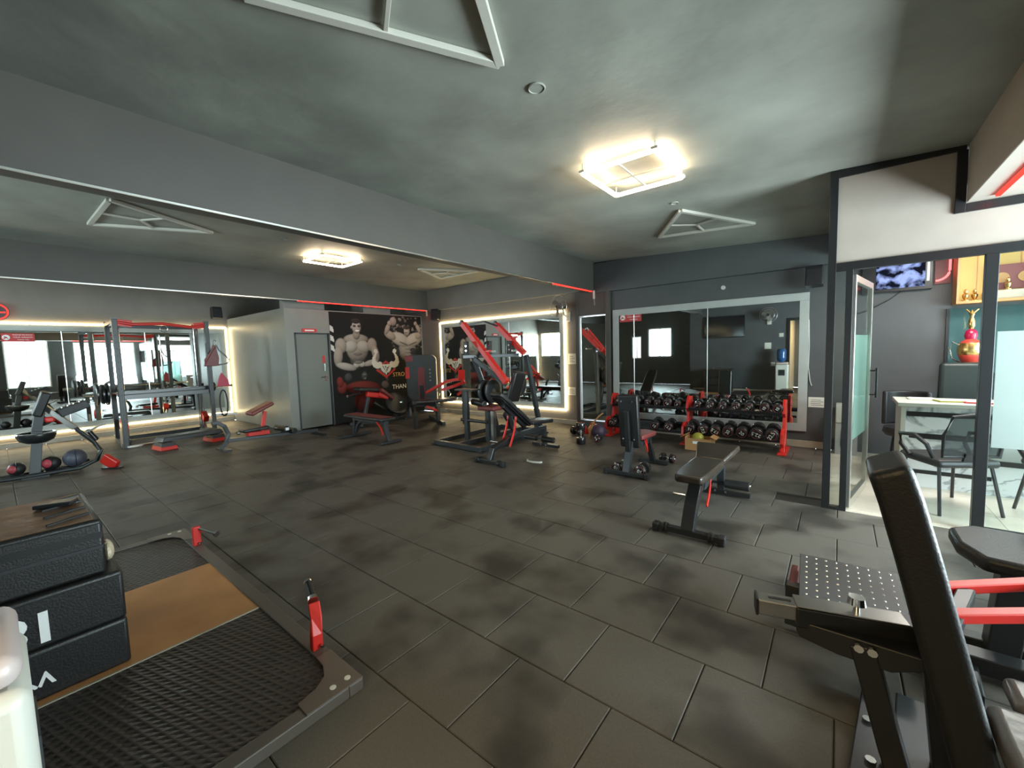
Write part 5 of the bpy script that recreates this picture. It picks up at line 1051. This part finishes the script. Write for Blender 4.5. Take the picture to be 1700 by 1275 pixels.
solo('shelf_step', MB().b2((1.32, 7.26, 2.0), (2.5, 7.44, 2.10)), 'skirt', 'cream step inside the yellow cabinet', 'shelf', (1.9, 7.35, 2.0), bev=.01)
M_['brass'] = mat('brass', (.75, .5, .18), .25, 1)
pr = [(.001, 0), (.035, 0), (.035, .012), (.015, .02), (.028, .05), (.03, .075), (.012, .095), (.018, .11), (.016, .13), (.001, .145)]
fig = solo('brass_idol', MB().lathe(pr, 14), 'brass', 'brass idol standing leftmost in the yellow cabinet', 'figurine', smooth=True, group='brass idols'); fig.location = (1.17, 7.32, 2.0)
for x, y, z, l in ((1.25, 7.36, 2.0, 'brass idol second from the left in the yellow cabinet'), (1.50, 7.33, 2.10, 'brass idol on the cream step, left one'), (1.72, 7.33, 2.10, 'brass idol on the cream step, middle one'), (1.95, 7.33, 2.10, 'brass idol on the cream step, right one')):
    c = fig.copy(); COL.objects.link(c); c.location = (x, y, z); c['label'] = l
struct('window_7', MB().b2((1.04, YF-.03, .95), (1.07, YF, 1.93)).b2((2.3, YF-.03, .95), (2.33, YF, 1.93)).b2((1.04, YF-.03, .92), (2.33, YF, .95)), 'frame')
put('pane', MB().b2((1.07, YF-.012, .95), (2.3, YF-.004, 1.93)), mat('teal_glass', (.06, .12, .12), .08, spec=.8), bpy.data.objects['window_7'])
struct('trim_12', MB().b2((1.05, 7.10, 1.10), (2.4, 7.46, 1.13)), 'black')
t = thing('trophy_cup', 'large red and gold trophy cup with silver handles behind the desk', 'trophy', (1.22, 7.25, 1.13))
c_ = Matrix.Translation((1.22, 7.25, 1.13)) @ Matrix.Diagonal((.95, .95, 1.28, 1))
put('base', MB().lathe([(.07, 0), (.07, .03), (.035, .045), (.03, .07)], 20, c_), 'brass', t, smooth=True); put('cup', MB().lathe([(.03, .07), (.07, .10), (.105, .17), (.11, .25), (.09, .30), (.05, .325)], 24, c_), mat('red_enamel', (.55, .06, .04), .25, coat=.5), t, smooth=True)
put('cup_band', MB().lathe([(.075, .13), (.112, .19), (.116, .24), (.10, .29)], 24, c_), 'brass', t, smooth=True); put('neck', MB().lathe([(.05, .325), (.06, .36), (.05, .40), (.02, .42)], 20, c_), mat('crimson_enamel', (.35, .01, .05), .25), t, smooth=True)
put('finial', MB().lathe([(.02, .42), (.035, .45), (.03, .50), (.015, .53), (.028, .56), (.001, .60)], 16, c_).path([(1.22, 7.25, 1.84), (1.17, 7.25, 1.90)], .009, 6).path([(1.22, 7.25, 1.84), (1.27, 7.25, 1.90)], .009, 6), 'brass', t, smooth=True)
for s in (-1, 1): put('cup_handle', MB().path([(1.22+s*.095, 7.25, 1.48), (1.22+s*.15, 7.25, 1.52), (1.22+s*.17, 7.25, 1.43), (1.22+s*.15, 7.25, 1.32), (1.22+s*.08, 7.25, 1.27)], .009, 8), 'chrome', t, smooth=True)
t = thing('water_purifier', 'white and grey purifier cabinet on the floor seen through the door gap', 'appliance', (.01, 7.32, 0))
put('body', MB().b2((-.02, 7.20, .008), (.22, 7.45, .44)), mat('pale_grey_plastic', (.35, .36, .36), .4), t, bev=.006); put('head', MB().b2((-.02, 7.19, .445), (.22, 7.45, .70)), 'white', t, bev=.012); put('front_window', MB().b2((.04, 7.195, .12), (.16, 7.20, .34)), 'frame', t)
area('office_light', (1.3, 6.0, 2.7), (1.0, .6), 30, (1, .95, .9), (0, 0, -1))
